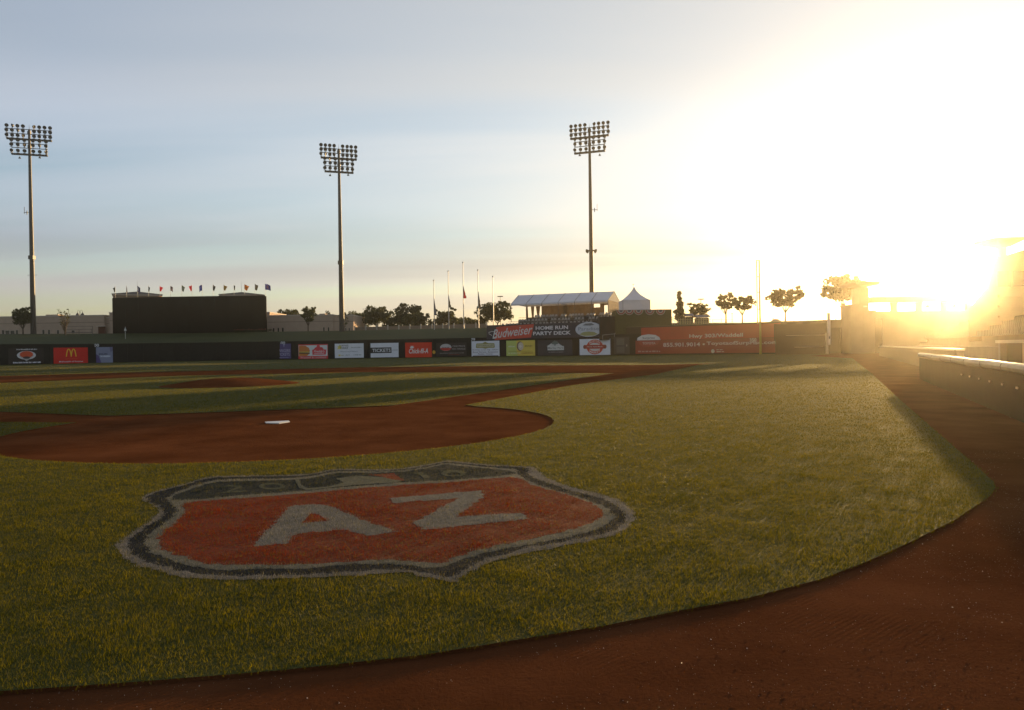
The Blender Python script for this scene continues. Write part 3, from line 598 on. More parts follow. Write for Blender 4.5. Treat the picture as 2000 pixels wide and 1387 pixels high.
S.poly('hill', [(.26, .60), (.36, .72), (.50, .95), (.64, .72), (.72, .60)], (.38, .36, .34)); S.poly('tree_crown', [(.40, .74), (.42, .84), (.48, .95), (.56, .92), (.62, .80), (.58, .73), (.52, .70), (.52, .62), (.49, .62), (.49, .70)], (.09, .11, .10)); S.rect('nameplate', .29, .34, .76, .60, (.40, .39, .37)); S.text('Marley Park', .525, .47, .15, (.09, .085, .08), .44, .004); S.dashes(.32, .76, .22, .05, (.20, .18, .18), 18)
S = Sign('advertising_board', 'white board with round red emblem reading BOSTON MARKET', 1132, 1192, 662, 693.5, WHT)
S.ell('emblem', .5, .5, .27, .46, (.42, .05, .03)); S.ell('emblem_light', .5, .5, .20, .26, (.46, .40, .38)); S.rect('ribbon', .15, .39, .85, .63, (.30, .03, .02)); S.ell('ribbon_end', .16, .51, .04, .12, (.18, .03, .02)); S.ell('ribbon_end', .84, .51, .04, .12, (.18, .03, .02)); S.text('Home Style Meals', .5, .51, .10, (.48, .42, .40), .50, .006); S.text('BOSTON', .5, .76, .13, (.52, .46, .44), .34, .012, arc=.10); S.text('MARKET', .5, .25, .13, (.52, .46, .44), .34, .012, arc=-.10)

# --- party deck banner above the wall
def deck_frame(u):
    d, p, tg, nr = wall_at(u); return d + .0, p, tg, nr
S = Sign('party_deck_banner', 'long dark banner reading HOME RUN PARTY DECK above the boards', 947, 1174, 632, 661, (.040, .030, .034), None, cat='banner', off=.10)
S.poly('red_field', [(.075, -.05), (.40, .08), (.43, .98), (.12, .88), (.09, .84)], (.42, .05, .03)); S.text('Budweiser', .235, .50, .62, (.46, .42, .40), .36, .010, .35, rise=.085)
S.band('flourish', [(.05, .28), (.025, .40), (.02, .50), (.05, .56), (.085, .55), (.075, .40), (.06, .20), (.065, .06), (.10, .12)], .035, (.46, .42, .40)); S.text('HOME RUN', .58, .70, .25, (.50, .46, .46), .275, .03); S.text('PARTY DECK', .58, .34, .25, (.50, .46, .46), .32, .03)
S.ell('oval', .885, .52, .107, .48, (.40, .40, .42)); S.poly('oval_foot', [(.81, .20), (.84, .34), (.885, .38), (.93, .34), (.96, .20), (.92, .10), (.85, .10)], (.26, .24, .10)); S.poly('oval_crown', [(.84, .78), (.86, .90), (.91, .92), (.935, .80), (.90, .76)], (.12, .12, .13)); S.text('Paradise', .885, .56, .22, (.17, .17, .20), .165, .0)

# --- red board at the right-field bullpen: upper sheet on the high wall, lower sheet on the fence in front
RED = (.30, .022, .010)
def high_frame(u):
    d, p, tg, nr = wall_at(u); return d, p, tg, nr
S = Sign('bullpen_board_upper', 'upper red sheet reading Hwy 303 with the white half oval', 1245, 1516, 636, 662, RED, None, cat='banner', off=.06)
S.poly('half_oval', [(-.035, 0), (.155, 0), (.145, .22), (.115, .40), (.06, .47), (.005, .40), (-.03, .22)], (.46, .42, .40)); S.text('Surprise', .06, .16, .20, (.10, .08, .07), .10, .02); S.text('Hwy 303/Waddell', .565, .20, .36, (.46, .36, .32), .38, .02)
S = Sign('bullpen_board_lower', 'lower dark red sheet with telephone number and web address', 1233, 1516, 662.6, 690, (.20, .018, .010), None, cat='banner', off=.10)
S.poly('half_oval', [(.02, 1), (.185, 1), (.175, .72), (.14, .56), (.10, .52), (.06, .56), (.03, .72)], (.26, .03, .02)); S.text('TOYOTA', .105, .78, .17, (.42, .30, .28), .10, .02); S.text('855.901.9014', .345, .64, .30, (.46, .34, .30), .265, .02); S.ell('bullet', .503, .64, .008, .07, (.44, .32, .28)); S.text('ToyotaofSurprise.com', .753, .66, .32, (.46, .34, .30), .46, .02); S.dashes(.02, .19, .18, .12, (.30, .16, .14), 19)
S.ell('ball_mark', .565, .14, .012, .14, (.36, .30, .24)); S.dashes(.59, .64, .10, .06, (.36, .28, .24), 20); S.dashes(.59, .64, .24, .06, (.36, .28, .24), 21)
S = Sign('distance_marker', 'white numerals 350 on the red board beside the foul pole', 1465, 1478.5, 660.5, 667.5, None, 'distance numerals on the wall', cat='marker', off=.16); S.text('350', .5, .5, 1, (.46, .36, .30), 1, .03, name='numeral')

# high wall behind the red sheets
d, p, tg, nr = wall_at(1380)
hw = empty('bullpen_wall', (p.x, p.y, 0), math.atan2(tg.y, tg.x)); tag(hw, 'dark raised wall above the outfield fence behind the red sheets', 'wall')
MB().box(-14.5, 25, .32, .6, .0, P(1380, 634, d).z).build('wall_face', mat('brown_wall', (.06, .042, .028), .8, .2), hw)
MB().box(-14.5, 25, .25, .67, P(1380, 634, d).z + .003, P(1380, 634, d).z + .09).build('coping', mat('coping', (.16, .12, .08), .7, .3), hw)
# bullpen gate
S = Sign('bullpen_gate', 'dark gate with two square inset panels in the outfield wall', 1199, 1230, 658, 692, (.040, .034, .026), None, cat='gate', off=.05)
S.rect('inset_panel', .18, .52, .68, .92, (.085, .075, .06)); S.rect('inset_panel', .18, .08, .68, .44, (.07, .06, .05)); S.rect('latch', .80, .44, .86, .56, (.2, .18, .15))

# ------------------------------------------------------------------ berm behind the wall
crest = [(-260, 654, 168), (0, 652.5, 170), (220, 651.5, 172), (371, 650, 172), (520, 648.5, 172), (690, 646.5, 172), (860, 642, 168), (955, 640, 162), (1010, 637, 158), (1200, 634, 150), (1330, 631.5, 142), (1480, 630.5, 134), (1640, 629, 126)]
inner_u = [-260, 0, 186, 371, 550, 690, 860, 955, 1010, 1200, 1330, 1480, 1632]
V = []; F = []; nseg = 6
rowsB = []
for (u, v, dd), ui in zip(crest, inner_u):
    if ui < -200: p0 = Vector((WALL[0].x, WALL[0].y, 0))
    else: p0 = wall_at(ui)[1]
    c_ = P(u, v, dd); base = Vector((p0.x, p0.y + 1.2, 0)) ; row = []
    for k in range(nseg + 1):
        t_ = k / nseg; zt = 2.2 + (c_.z - 2.2) * (t_ ** .8) ; q = base.lerp(Vector((c_.x, c_.y, 0)), t_); row.append((q.x, q.y, zt + .10 * math.sin(u * .03 + k)))
    row.append((c_.x * 1.5, c_.y * 1.5, c_.z - .3)); row.append((c_.x * 3, c_.y * 3, c_.z - 1.0)); row.insert(0, (base.x, base.y, 0)); rowsB.append(row)
k = len(rowsB[0]); V = [v for r in rowsB for v in r]
F = [(i * k + j, (i + 1) * k + j, (i + 1) * k + j + 1, i * k + j + 1) for i in range(len(rowsB) - 1) for j in range(k - 1)]
tag(link('grass_berm', pydata(V, F), M_BERM, smooth=True), kind='structure')
def berm_z(u):
    xs = [c[0] for c in crest]; return float(np.interp(u, xs, [P(*c).z for c in crest])), float(np.interp(u, xs, [c[2] for c in crest]))
# low guard rail along the foot of the berm
gr = empty('guard_rail', P(560, 660, 150)); tag(gr, 'thin pale guard rail running along the foot of the grass berm', 'rail'); o_ = gr.location
m_ = MB(); prevp = None
for u in range(250, 945, 26):
    dd, p, tg, nr = wall_at(u); q = Vector((p.x, p.y + 4.5, 2.9)) - o_; MB().tube(q - Vector((0, 0, .6)), q + Vector((0, 0, .55)), .03, n=5).build('post', mat('galv', (.30, .29, .26), .5, .4, metal=.3), gr)
    if prevp is not None: m_.tube(prevp + Vector((0, 0, .52)), q + Vector((0, 0, .52)), .022, n=5); m_.tube(prevp, q, .018, n=5)
    prevp = q
m_.build('rail', mat('galv', (.3, .29, .26)), gr)

# ==================================================================  BUILDINGS ON THE BERM
M_STUCCO = mat('beige_stucco', (.46, .335, .25), .9, .15, .08, .8, .1)
M_DARK = mat('dark_glass', (.025, .02, .018), .25, .5)
M_ROOF = mat('brown_roof', (.075, .06, .05), .8, .2, .15, 2)
M_TRIM = mat('pale_trim', (.52, .42, .34), .8, .2)
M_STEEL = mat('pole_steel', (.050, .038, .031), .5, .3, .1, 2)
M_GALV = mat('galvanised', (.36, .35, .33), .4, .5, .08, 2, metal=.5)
def bz(u, v, d): return P(u, v, d).z
def bx(u, d): return P(u, hor(u), d).x
def building(name, label, d, depth, blocks, windows, doors=(), caps=()):
    """blocks: (u0, u1, vtop, vbase, front offset)"""
    u_ = .5 * (blocks[0][0] + blocks[0][1]); base = P(u_, blocks[0][3], d); r = empty(name, base); tag(r, label, 'building', None); O = base
    for (u0, u1, vt, vb, fo) in blocks:
        x0, x1 = bx(u0, d) - O.x, bx(u1, d) - O.x; z0, z1 = -2.0, bz(.5 * (u0 + u1), vt, d) - O.z
        wl_ = MB().box(x0, x1, fo, depth, z0, z1).build('wall', M_STUCCO, r)
        MB().box(x0 - .08, x1 + .08, fo - .10, depth + .1, z1 + .003, z1 + .28).build('cornice', M_TRIM, wl_)
        MB().box(x0 + .02, x1 - .02, fo - .05, fo - .003, z1 * .62, z1 * .62 + .12).build('string_course', mat('trim2', (.24, .17, .13), .9), wl_)
    for (u0, u1, v0, v1) in windows:
        x0, x1 = bx(u0, d) - O.x, bx(u1, d) - O.x; z0, z1 = bz(u0, v1, d) - O.z, bz(u0, v0, d) - O.z
        wn = MB().box(x0, x1, -.02, .06, z0, z1).build('window', M_DARK, r)
        fm = MB().box(x0 - .07, x0, -.06, .02, z0 - .05, z1 + .07).box(x1, x1 + .07, -.06, .02, z0 - .05, z1 + .07).box(x0, x1, -.06, .02, z1, z1 + .07); fm.build('frame', M_TRIM, wn)
    for (u0, u1, v0, v1) in doors:
        x0, x1 = bx(u0, d) - O.x, bx(u1, d) - O.x; z0, z1 = -.3, bz(u0, v0, d) - O.z
        MB().box(x0, x1, -.03, .05, z0, z1).build('door_recess', mat('door_red', (.11, .035, .02), .8), r)
        MB().box(x0 - .3, x1 + .3, -.5, -.035, z1, z1 + .18).build('canopy', M_TRIM, r)
    for (u0, u1, v0, v1) in caps:
        x0, x1 = bx(u0, d) - O.x, bx(u1, d) - O.x; z0, z1 = bz(u0, v1, d) - O.z, bz(u0, v0, d) - O.z
        MB().box(x0, x1, 3, 6, z0 - .3, z1).build('roof_unit', M_STUCCO, r)
    return r, O
bl, O1 = building('stucco_building', 'long low beige building left of the dark batter screen', 182, 16,
    [(-30, 205, 619, 652.5, 0), (200, 214, 621, 652.5, .8), (213.5, 232, 612, 652, .4)],
    [(5, 9.5, 645, 652.5), (12, 19.5, 646, 652.5), (22, 29.5, 646, 652.5), (32, 36.5, 645, 652.5), (64.5, 68, 644.5, 652.5), (84, 88, 644.5, 652.5), (95, 99, 644.5, 652.5), (112.5, 116.5, 645, 652), (141, 147, 645.5, 651)],
    [(193, 207, 638, 652)], [(76, 99, 613.5, 619), (199, 204, 618, 622)])
br, O2 = building('stucco_building', 'low beige building right of the dark batter screen, beside the middle light mast', 184, 14,
    [(523, 652, 617, 648.5, 0), (508, 527, 611.5, 648.5, .4), (651.5, 691, 617, 648, .3)],
    [(534, 537, 641, 648), (543, 546, 640.5, 648), (551.5, 555, 640.5, 648), (632, 635, 639.5, 648), (641, 644, 639.5, 648), (675, 677.5, 641, 648), (682, 684, 641, 648)], [], [(619, 630, 611.5, 617), (634, 638, 613.5, 617)])
def tower(u0, u1, ve, va, ub, d, label):
    c = P(.5 * (u0 + u1), ve, d); r = empty('roof_tower', (c.x, c.y, 0), -math.atan2(c.x, c.y)); tag(r, label, 'tower', 'hipped towers behind the batter screen')
    hwd = (u1 - u0) / 2 / FPX * d; za = bz(ub, va, d)
    MB().box(-hwd * .86, hwd * .86, -hwd * .86, hwd * .86, 0, c.z - .4).build('wall', M_STUCCO, r)
    MB().box(-hwd, hwd, -hwd, hwd, c.z - .38, c.z - .003).build('fascia', M_TRIM, r)
    e_ = hwd * 1.03; pydv = [(-e_, -e_, c.z), (e_, -e_, c.z), (e_, e_, c.z), (-e_, e_, c.z), (0, 0, za)]
    link('roof', pydata(pydv, [(0, 1, 4), (1, 2, 4), (2, 3, 4), (3, 0, 4), (3, 2, 1, 0)]), M_ROOF, r)
    MB().tube((0, 0, za - .1), (0, 0, za + 2.8), .05, .02, 6).build('finial_mast', M_GALV, r)
tower(226, 311, 577.5, 569.5, 268, 192, 'tower with brown hipped roof above the left half of the screen')
tower(432, 512, 578, 570.5, 472, 192, 'tower with brown hipped roof above the right half of the screen')

# ------------------------------------------------------------------ batter's eye and its flags
D_EYE = 174.0
eye = empty('batter_screen', P(371, 649, D_EYE)); tag(eye, 'wide black batter screen standing on the berm under the flags', 'screen'); O = eye.location
npan = 12; zt = [bz(222 + (520 - 222) * i / npan, 580, D_EYE) - O.z for i in range(npan + 1)]
M_EYE = mat('black_screen', (.014, .010, .008), .9, .1, .15, .3)
ztop = bz(371, 580, D_EYE) - O.z
for i in range(npan):
    x0, x1 = bx(222 + 298 * i / npan, D_EYE) - O.x, bx(222 + 298 * (i + 1) / npan, D_EYE) - O.x
    MB().box(x0 + .008, x1 - .008, 0, .12, -1.2, ztop).build('screen_panel', M_EYE, eye)
for i in range(0, npan + 1, 2):
    x0 = bx(222 + 298 * i / npan, D_EYE) - O.x; MB().box(x0 - .15, x0 + .15, .13, .45, -2, ztop - .1).build('post', M_EYE, eye)
MB().box(bx(222, D_EYE) - O.x, bx(520, D_EYE) - O.x, -.03, .16, ztop + .003, ztop + .12).build('top_rail', mat('dark_trim', (.04, .03, .02), .6), eye)
flag_cols = [(.04, .05, .05), (.10, .03, .02), (.03, .03, .10), (.03, .04, .04), (.45, .03, .05), (.06, .03, .03), (.07, .09, .07), (.42, .03, .05), (.03, .04, .20), (.03, .03, .03), (.16, .11, .03), (.03, .035, .035), (.25, .09, .02), (.06, .06, .05), (.03, .03, .16)]
flag_names = ['dark green-black', 'dull maroon', 'navy and white', 'narrow charcoal', 'bright red', 'black with pale patch', 'grey-green', 'plain red triangular', 'royal blue', 'small black', 'brown-gold', 'narrow dark teal', 'orange and black', 'smoky grey', 'navy with red and white patch']
flag_us = [225, 247, 268.5, 290, 312, 333, 355, 375, 395, 416, 437, 457, 477.5, 498, 518]
flag_w = [3.2, 1.0, 4.5, 2.2, 6, 5, 7, 5.5, 6, 4.5, 6.5, 2.5, 10, 7, 10]
patch = {2: (.5, .5, .5), 5: (.4, .38, .36), 6: (.3, .3, .28), 10: (.35, .3, .08), 12: (.45, .2, .03), 14: (.5, .2, .2)}
for i, u in enumerate(flag_us):
    b_ = P(u, 580, D_EYE); r = empty('flagpole', (b_.x, b_.y + .06, O.z + ztop + .12)); tag(r, 'small %s flag on the batter screen' % flag_names[i], 'flag', 'small flags along the batter screen')
    hp_ = 2.75 + .1 * math.sin(i); MB().tube((0, 0, -.1), (0, 0, hp_), .035, .025, 6).build('pole', mat('white_pole', (.45, .43, .40), .5), r)
    w_ = flag_w[i] / FPX * D_EYE; nx, nz = 7, 5; V = []; drop = 1.45
    sgn = -1 if i in (0, 7, 8) else 1
    for a in range(nx):
        for b in range(nz):
            x = a / (nx - 1); z = b / (nz - 1)
            V.append((sgn * (.03 + w_ * x * (1 - .55 * z * (i % 3 != 2))), .16 * math.sin(x * 5 + i + z * 2) * (.3 + x), hp_ - .05 - z * drop * (.85 + .1 * math.sin(i)) - x * .45 * (1 - z * .3) - .12 * abs(math.sin(3 * x + i))))
    F = [(a * nz + b, (a + 1) * nz + b, (a + 1) * nz + b + 1, a * nz + b + 1) for a in range(nx - 1) for b in range(nz - 1)]
    fl = link('flag', pydata(V, F), mat('flag_%d' % i, flag_cols[i], .8, .1, .1, 2, trans=.35), r, smooth=True)
    if i in patch:
        q = [Vector(V[a * nz + b]) + Vector((0, -.05, 0)) for a in (2, 3, 4) for b in (1, 2, 3)]
        link('emblem', pydata(q, [(0, 3, 4, 1), (1, 4, 5, 2), (3, 6, 7, 4), (4, 7, 8, 5)]), mat('patch_%d' % i, patch[i], .8), fl)

# hedge with red blossom at the screen's foot
def leaf_cloud(n, fn, size, seed):
    r = np.random.default_rng(seed); c = fn(r, n); nrm = r.normal(size=(n, 3)); nrm /= np.linalg.norm(nrm, axis=1)[:, None]
    t1 = np.cross(nrm, r.normal(size=(n, 3))); t1 /= np.linalg.norm(t1, axis=1)[:, None]; t2 = np.cross(nrm, t1)
    s_ = size * r.uniform(.6, 1.3, n)[:, None]
    V = np.stack([c - t1 * s_ * .5, c + t2 * s_ * .45, c + t1 * s_ * .6, c - t2 * s_ * .45], 1).reshape(-1, 3)
    k = np.arange(n)[:, None] * 4; F = np.concatenate([k + np.array([[0, 1, 2]]), k + np.array([[0, 2, 3]])])
    return V, F
hd = empty('flower_bed', P(495, 648, D_EYE - 1.2)); tag(hd, 'low hedge with red blossom along the foot of the batter screen', 'hedge')
wdt = 74 / FPX * D_EYE
V, F = leaf_cloud(1400, lambda r, n: np.stack([r.uniform(-.5, .5, n) * wdt, r.normal(0, .3, n), r.uniform(0, .55, n)], -1), .16, 5); link('foliage', np_mesh(V, F), mat('hedge_leaf', (.03, .035, .012), .8, .2, .3, 3), hd)
V, F = leaf_cloud(160, lambda r, n: np.stack([r.uniform(-.5, .35, n) * wdt, r.normal(-.3, .1, n), r.uniform(.4, .62, n)], -1), .14, 6); tag(link('blossom', np_mesh(V, F), mat('blossom', (.35, .08, .07), .8), hd), kind='stuff')

# ------------------------------------------------------------------ light masts
def lamp_mesh():
    m_ = MB(); m_.lathe((0, 0, .62), (0, -.93, -.37), [(-.34, .08), (-.30, .2), (-.12, .33), (.06, .41), (.10, .41), (.10, .36), (.0, .30)], 12)
    m_.box(-.05, .05, -.05, .05, 0, .5).box(-.3, .3, -.04, .04, .02, .09); return m_.mesh()
LAMP = lamp_mesh(); LAMP.materials.append(mat('lamp_housing', (.035, .027, .024), .4, .5))
CONE = MB().lathe((0, 0, 0), (0, 0, -1), [(0, .05), (.35, .07), (.4, .16), (1.0, .5), (1.05, .5)], 10).mesh(); CONE.materials.append(mat('siren_grey', (.20, .20, .19), .5))
def mast(u, vtop, vbase, d, head_w, rows_v, tilt, label, jig, hide=False, extras=()):
    b_ = P(u + (vbase - vtop) * .0, vbase, d); ut = u; top = P(u - (0), vtop, d); xb = P(u, vbase, d).x
    zb = b_.z - 1.0; r = empty('light_mast', (top.x, top.y, zb)); tag(r, label, 'light mast', 'stadium light masts'); H_ = top.z - zb
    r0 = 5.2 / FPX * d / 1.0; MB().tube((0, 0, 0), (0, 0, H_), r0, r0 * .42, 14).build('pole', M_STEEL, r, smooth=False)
    MB().tube((0, 0, -.4), (0, 0, .5), r0 * 1.5, r0 * 1.4, 14).build('base_collar', mat('concrete', (.3, .28, .25), .9), r)
    s_ = 1 / FPX * d; wide = head_w * s_ / (math.cos(tilt) - top.x / top.y * math.sin(tilt)); narrow = wide * .80
    rr = random.Random(jig)
    for k, v in enumerate(rows_v):
        z = bz(u, v, d) - zb; wd_ = wide if k < 3 else narrow; nl = 8 if k < 3 else 6; thick = k in (2, 5)
        h_ = .34 if thick else .11
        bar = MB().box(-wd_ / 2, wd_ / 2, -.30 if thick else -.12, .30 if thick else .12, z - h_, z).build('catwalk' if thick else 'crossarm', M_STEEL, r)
        bar.rotation_euler = (0, 0, tilt)
        for q in range(nl):
            half = nl // 2; side = -1 if q < half else 1; j = q if q < half else q - half
            x = side * (wd_ * .12) + (side * (wd_ * .36) * ((half - 1 - j) if side < 0 else j) / (half - 1))
            lo = link('lamp', LAMP, None, r, (x * math.cos(tilt), x * math.sin(tilt) - .25, z)); sc = 7.0 * s_ / .82; lo.scale = (sc, sc, sc)
            lo.rotation_euler = (rr.uniform(-.12, .12), 0, tilt + rr.choice((0, 0, .15, -.15, .3, -.3, .1, rr.choice((1.1, -1.0, 0)))))
    for v_ in (rows_v[1] - 3, rows_v[4] - 3):
        z = bz(u, v_, d) - zb; MB().box(-.34, .34, -.2, .2, z - .35, z + .3).build('junction_box', M_STEEL, r)
    zc = bz(u, rows_v[5], d) - zb
    for x in (-.32, .32): c_ = link('siren_cone', CONE, None, r, (x * narrow, 0, zc - .36)); c_.scale = (s_ * 5,) * 3
    z5 = bz(u, rows_v[4], d) - zb; cdq = MB().box(narrow / 2 - .38, narrow / 2 - .1, -.14, .14, zc, z5).build('cable_duct', M_STEEL, r); cdq.rotation_euler = (0, 0, tilt)
    MB().tube((0, 0, H_), (0, 0, H_ + 1.1), .05, .015, 5).build('lightning_rod', M_STEEL, r)
    for kind, v_ in extras:
        z = bz(u, v_, d) - zb
        if kind == 'antenna':
            m_ = MB(); sd = -1 if u < 500 else 1; m_.box(0, sd * 1.6, -.05, .05, z - .05, z + .05) if sd > 0 else m_.box(sd * 1.6, 0, -.05, .05, z - .05, z + .05); m_.tube((sd * 1.5, 0, z - .3), (sd * 1.5, 0, z + 1.3), .05, n=5); m_.tube((sd * .9, 0, z - .5), (sd * .9, 0, z + .4), .09, n=6); m_.build('antenna_arm', M_STEEL, r)
        if kind == 'cross': MB().box(-1.1, 1.1, -.06, .06, z - .04, z + .04).build('climbing_bar', M_STEEL, r)
        if kind == 'box': MB().box(-.55, .55, -.5, .5, z - .45, z + .4).build('control_box', M_STEEL, r)
        if kind == 'speakers':
            for sd in (-1, 1): MB().lathe((sd * .35, -.1, z), (sd * .8, -.5, -.35), [(0, .12), (.35, .18), (.75, .5), (.8, .5)], 10).build('loudspeaker', M_STEEL, r)
    return r
mast(57, 253, 653, 171, 88, [253, 262, 271.5, 280.5, 289.5, 301], R(18), 'tall light mast at the left edge, rising beside the round tree', 1, extras=[('antenna', 415), ('box', 503), ('cross', 537.5)])
mast(661.5, 291, 648, 170, 70, [291, 299.5, 308.5, 316.5, 325, 335], R(19), 'tall light mast standing at the end of the right beige building', 2, extras=[('box', 513)])
mast(1151, 250, 632, 168, 75, [249, 257.5, 266.5, 275, 284.5, 296], R(-18), 'tall light mast rising behind the white marquee', 3, extras=[('antenna', 410), ('speakers', 489)])

# ------------------------------------------------------------------ tall flagpoles with limp half-mast flags
fp = [(847.5, 549, 642, 582, 616, (.05, .05, .10), 'leftmost of the five tall flagpoles, limp navy and white flag'), (876, 531, 640, 575, 601, (.06, .05, .04), 'second of the five tall flagpoles from the left, limp dark flag'), (905, 514, 640, 557, 583, (.30, .03, .04), 'tallest of the five flagpoles, with limp red flag'), (934, 529, 640, 568, 602, (.08, .06, .05), 'fourth of the five tall flagpoles from the left, limp brown flag'), (963, 541.5, 634, None, None, None, 'rightmost of the five tall flagpoles, without a flag')]
for i, (u, v0, v1, f0, f1, c, lab) in enumerate(fp):
    d = 166 - i * 1.0; b_ = P(u + 1, v1, d); r = empty('tall_flagpole', (b_.x, b_.y, b_.z - .5)); tag(r, lab, 'flagpole', 'tall flagpoles on the berm'); H_ = bz(u, v0, d) - b_.z + .5
    MB().tube((0, 0, 0), (0, 0, H_), .115, .06, 8).build('pole', mat('pole_white', (.40, .38, .36), .35, .5, .05, metal=.3), r)
    MB().lathe((0, 0, H_), (0, 0, 1), [(0, .05), (.06, .14), (.16, .16), (.26, .12), (.32, .02)], 8).build('finial', M_GALV, r)
    MB().box(.1, .16, -.02, .02, H_ - .5, H_ - .35).build('truck', M_GALV, r)
    if c:
        zt_, zb_ = bz(u, f0, d) - b_.z + .5, bz(u, f1, d) - b_.z + .5; V = []; nx, nz = 6, 12; wf = (.33 if i != 2 else .42)
        for a in range(nx):
            for b in range(nz):
                x, z = a / (nx - 1), b / (nz - 1); wl_ = wf * (.15 + 1.6 * z if z < .6 else 1.1 + .4 * math.sin(z * 9)); V.append((.06 + x * wl_, .16 * math.sin(x * 9 + z * 2 + i), zt_ - (zt_ - zb_) * z - .35 * x * (1 - z) * 2))
        F = [(a * nz + b, (a + 1) * nz + b, (a + 1) * nz + b + 1, a * nz + b + 1) for a in range(nx - 1) for b in range(nz - 1)]
        link('flag', pydata(V, F), mat('tallflag_%d' % i, c, .8, .1, .25, 3, trans=.3), r, smooth=True)
        if i == 0:
            q = [Vector(V[a * nz + b]) + Vector((.02, -.06, 0)) for a in (2, 3, 4) for b in (7, 8, 9, 10)]
            link('white_stripe', pydata(q, [(a * 4 + b, (a + 1) * 4 + b, (a + 1) * 4 + b + 1, a * 4 + b + 1) for a in range(2) for b in range(3)]), mat('flag_white', (.5, .5, .52), .8), r)

# ------------------------------------------------------------------ perimeter wall with pale posts, handrail, lamps on the berm
d = 176; pw = empty('perimeter_wall', P(820, 646, d)); tag(pw, 'low tan perimeter wall with pale posts behind the berm crest', 'wall'); O = pw.location
us = [693 + 21.5 * i for i in range(13)]
for i, u in enumerate(us):
    b_ = P(u, 647 - (u - 693) * .028, d); MB().box(-.14, .14, -.14, .14, -1, 1.25).build('post', mat('post_pale', (.42, .38, .32), .7), pw).location = (b_.x - O.x, b_.y - O.y, b_.z - O.z)
    if i < len(us) - 1:
        c_ = P(us[i + 1], 647 - (us[i + 1] - 693) * .028, d); ln = c_.x - b_.x; q = MB().box(.16, ln - .16, -.06, .06, -1, .95).build('wall_panel', mat('tan_panel', (.24, .175, .125), .9, .1), pw); q.location = (b_.x - O.x, b_.y - O.y, b_.z - O.z)
d = 166; hr = empty('handrail', P(157, 655, d)); tag(hr, 'steel stair handrail with three bars on the left berm', 'handrail'); O = hr.location
z_ = lambda v: bz(157, v, d) - O.z
x_ = lambda u: bx(u, d) - bx(157, d)
M_RAIL = mat('rail_brown', (.13, .10, .08), .5, .4)
for v, ua, ub in ((637.5, 129, 181), (643.5, 129, 181), (649.5, 129, 181)): MB().tube((x_(ua), 0, z_(v)), (x_(ub), 0, z_(v)), .045 if v < 649 else .09, n=6).build('rail', M_RAIL, hr)
for u, v0, v1 in ((129, 637.5, 656), (154.5, 644, 664), (181, 637.5, 663), (178.5, 643, 651)): MB().tube((x_(u), 0, z_(v1)), (x_(u), 0, z_(v0)), .055, n=6).build('post', M_RAIL, hr)
for u in (140, 165): MB().box(x_(u), x_(u + 9), -.3, .3, z_(661), z_(660)).build('step', M_RAIL, hr)
def path_lamp(u, vb, vt, d, label):
    b_ = P(u, vb, d); r = empty('path_lamp', (b_.x, b_.y, b_.z - .2)); tag(r, label, 'lamp'); H_ = bz(u, vt, d) - b_.z + .2
    MB().tube((0, 0, 0), (0, 0, H_ * .86), .07, .06, 8).build('pole', M_GALV, r); MB().lathe((0, 0, H_ * .82), (0, 0, 1), [(0, .22), (.05, .25), (.35, .16), (.55, .06), (.9, .02)], 10).build('lamp_head', mat('lamp_white', (.55, .53, .5), .5), r)
path_lamp(245, 663, 642, 158, 'short white post lamp on the berm in front of the black screen')
def twin_lamp(u, vb, vt, d, label):
    b_ = P(u, vb, d); r = empty('twin_lamp', (b_.x, b_.y, b_.z - 1)); tag(r, label, 'street lamp'); H_ = bz(u, vt, d) - b_.z + 1
    MB().tube((0, 0, 0), (0, 0, H_), .10, .07, 8).build('pole', M_RAIL, r)
    for sd in (-1, 1):
        m_ = MB(); pts = [Vector((0, 0, H_ - .1)), Vector((sd * .12, 0, H_ + .25)), Vector((sd * .35, 0, H_ + .40)), Vector((sd * .58, 0, H_ + .25)), Vector((sd * .62, 0, H_ - .1))]
        for a, b in zip(pts[:-1], pts[1:]): m_.tube(a, b, .035, n=5)
        ar = m_.build('arm', M_RAIL, r); MB().lathe((sd * .62, 0, H_ - .05), (0, 0, -1), [(0, .06), (.25, .09), (.35, .24), (.75, .42), (.8, .42)], 10).build('lamp_shade', M_RAIL, ar)
twin_lamp(157, 652, 609, 186, 'street lamp with two bell shades above the left building')

# ------------------------------------------------------------------ parking-lot light poles
def lot_light(u, vb, vt, d, wd, label):
    b_ = P(u, vb, d); r = empty('lot_light', (b_.x, b_.y, b_.z - 1)); tag(r, label, 'light pole', 'car park light poles'); H_ = bz(u, vt, d) - b_.z + 1
    MB().tube((0, 0, 0), (0, 0, H_), .11, .08, 8).build('pole', M_RAIL, r); MB().box(-wd / 2, wd / 2, -.25, .25, H_, H_ + .25).build('lamp_head', M_RAIL, r)
lot_light(978, 640, 580, 215, 1.6, 'car park light pole beside the left end of the marquee')
lot_light(1369.5, 632, 585.5, 190, 1.4, 'flat-topped light pole between the conifer and the paired trees')

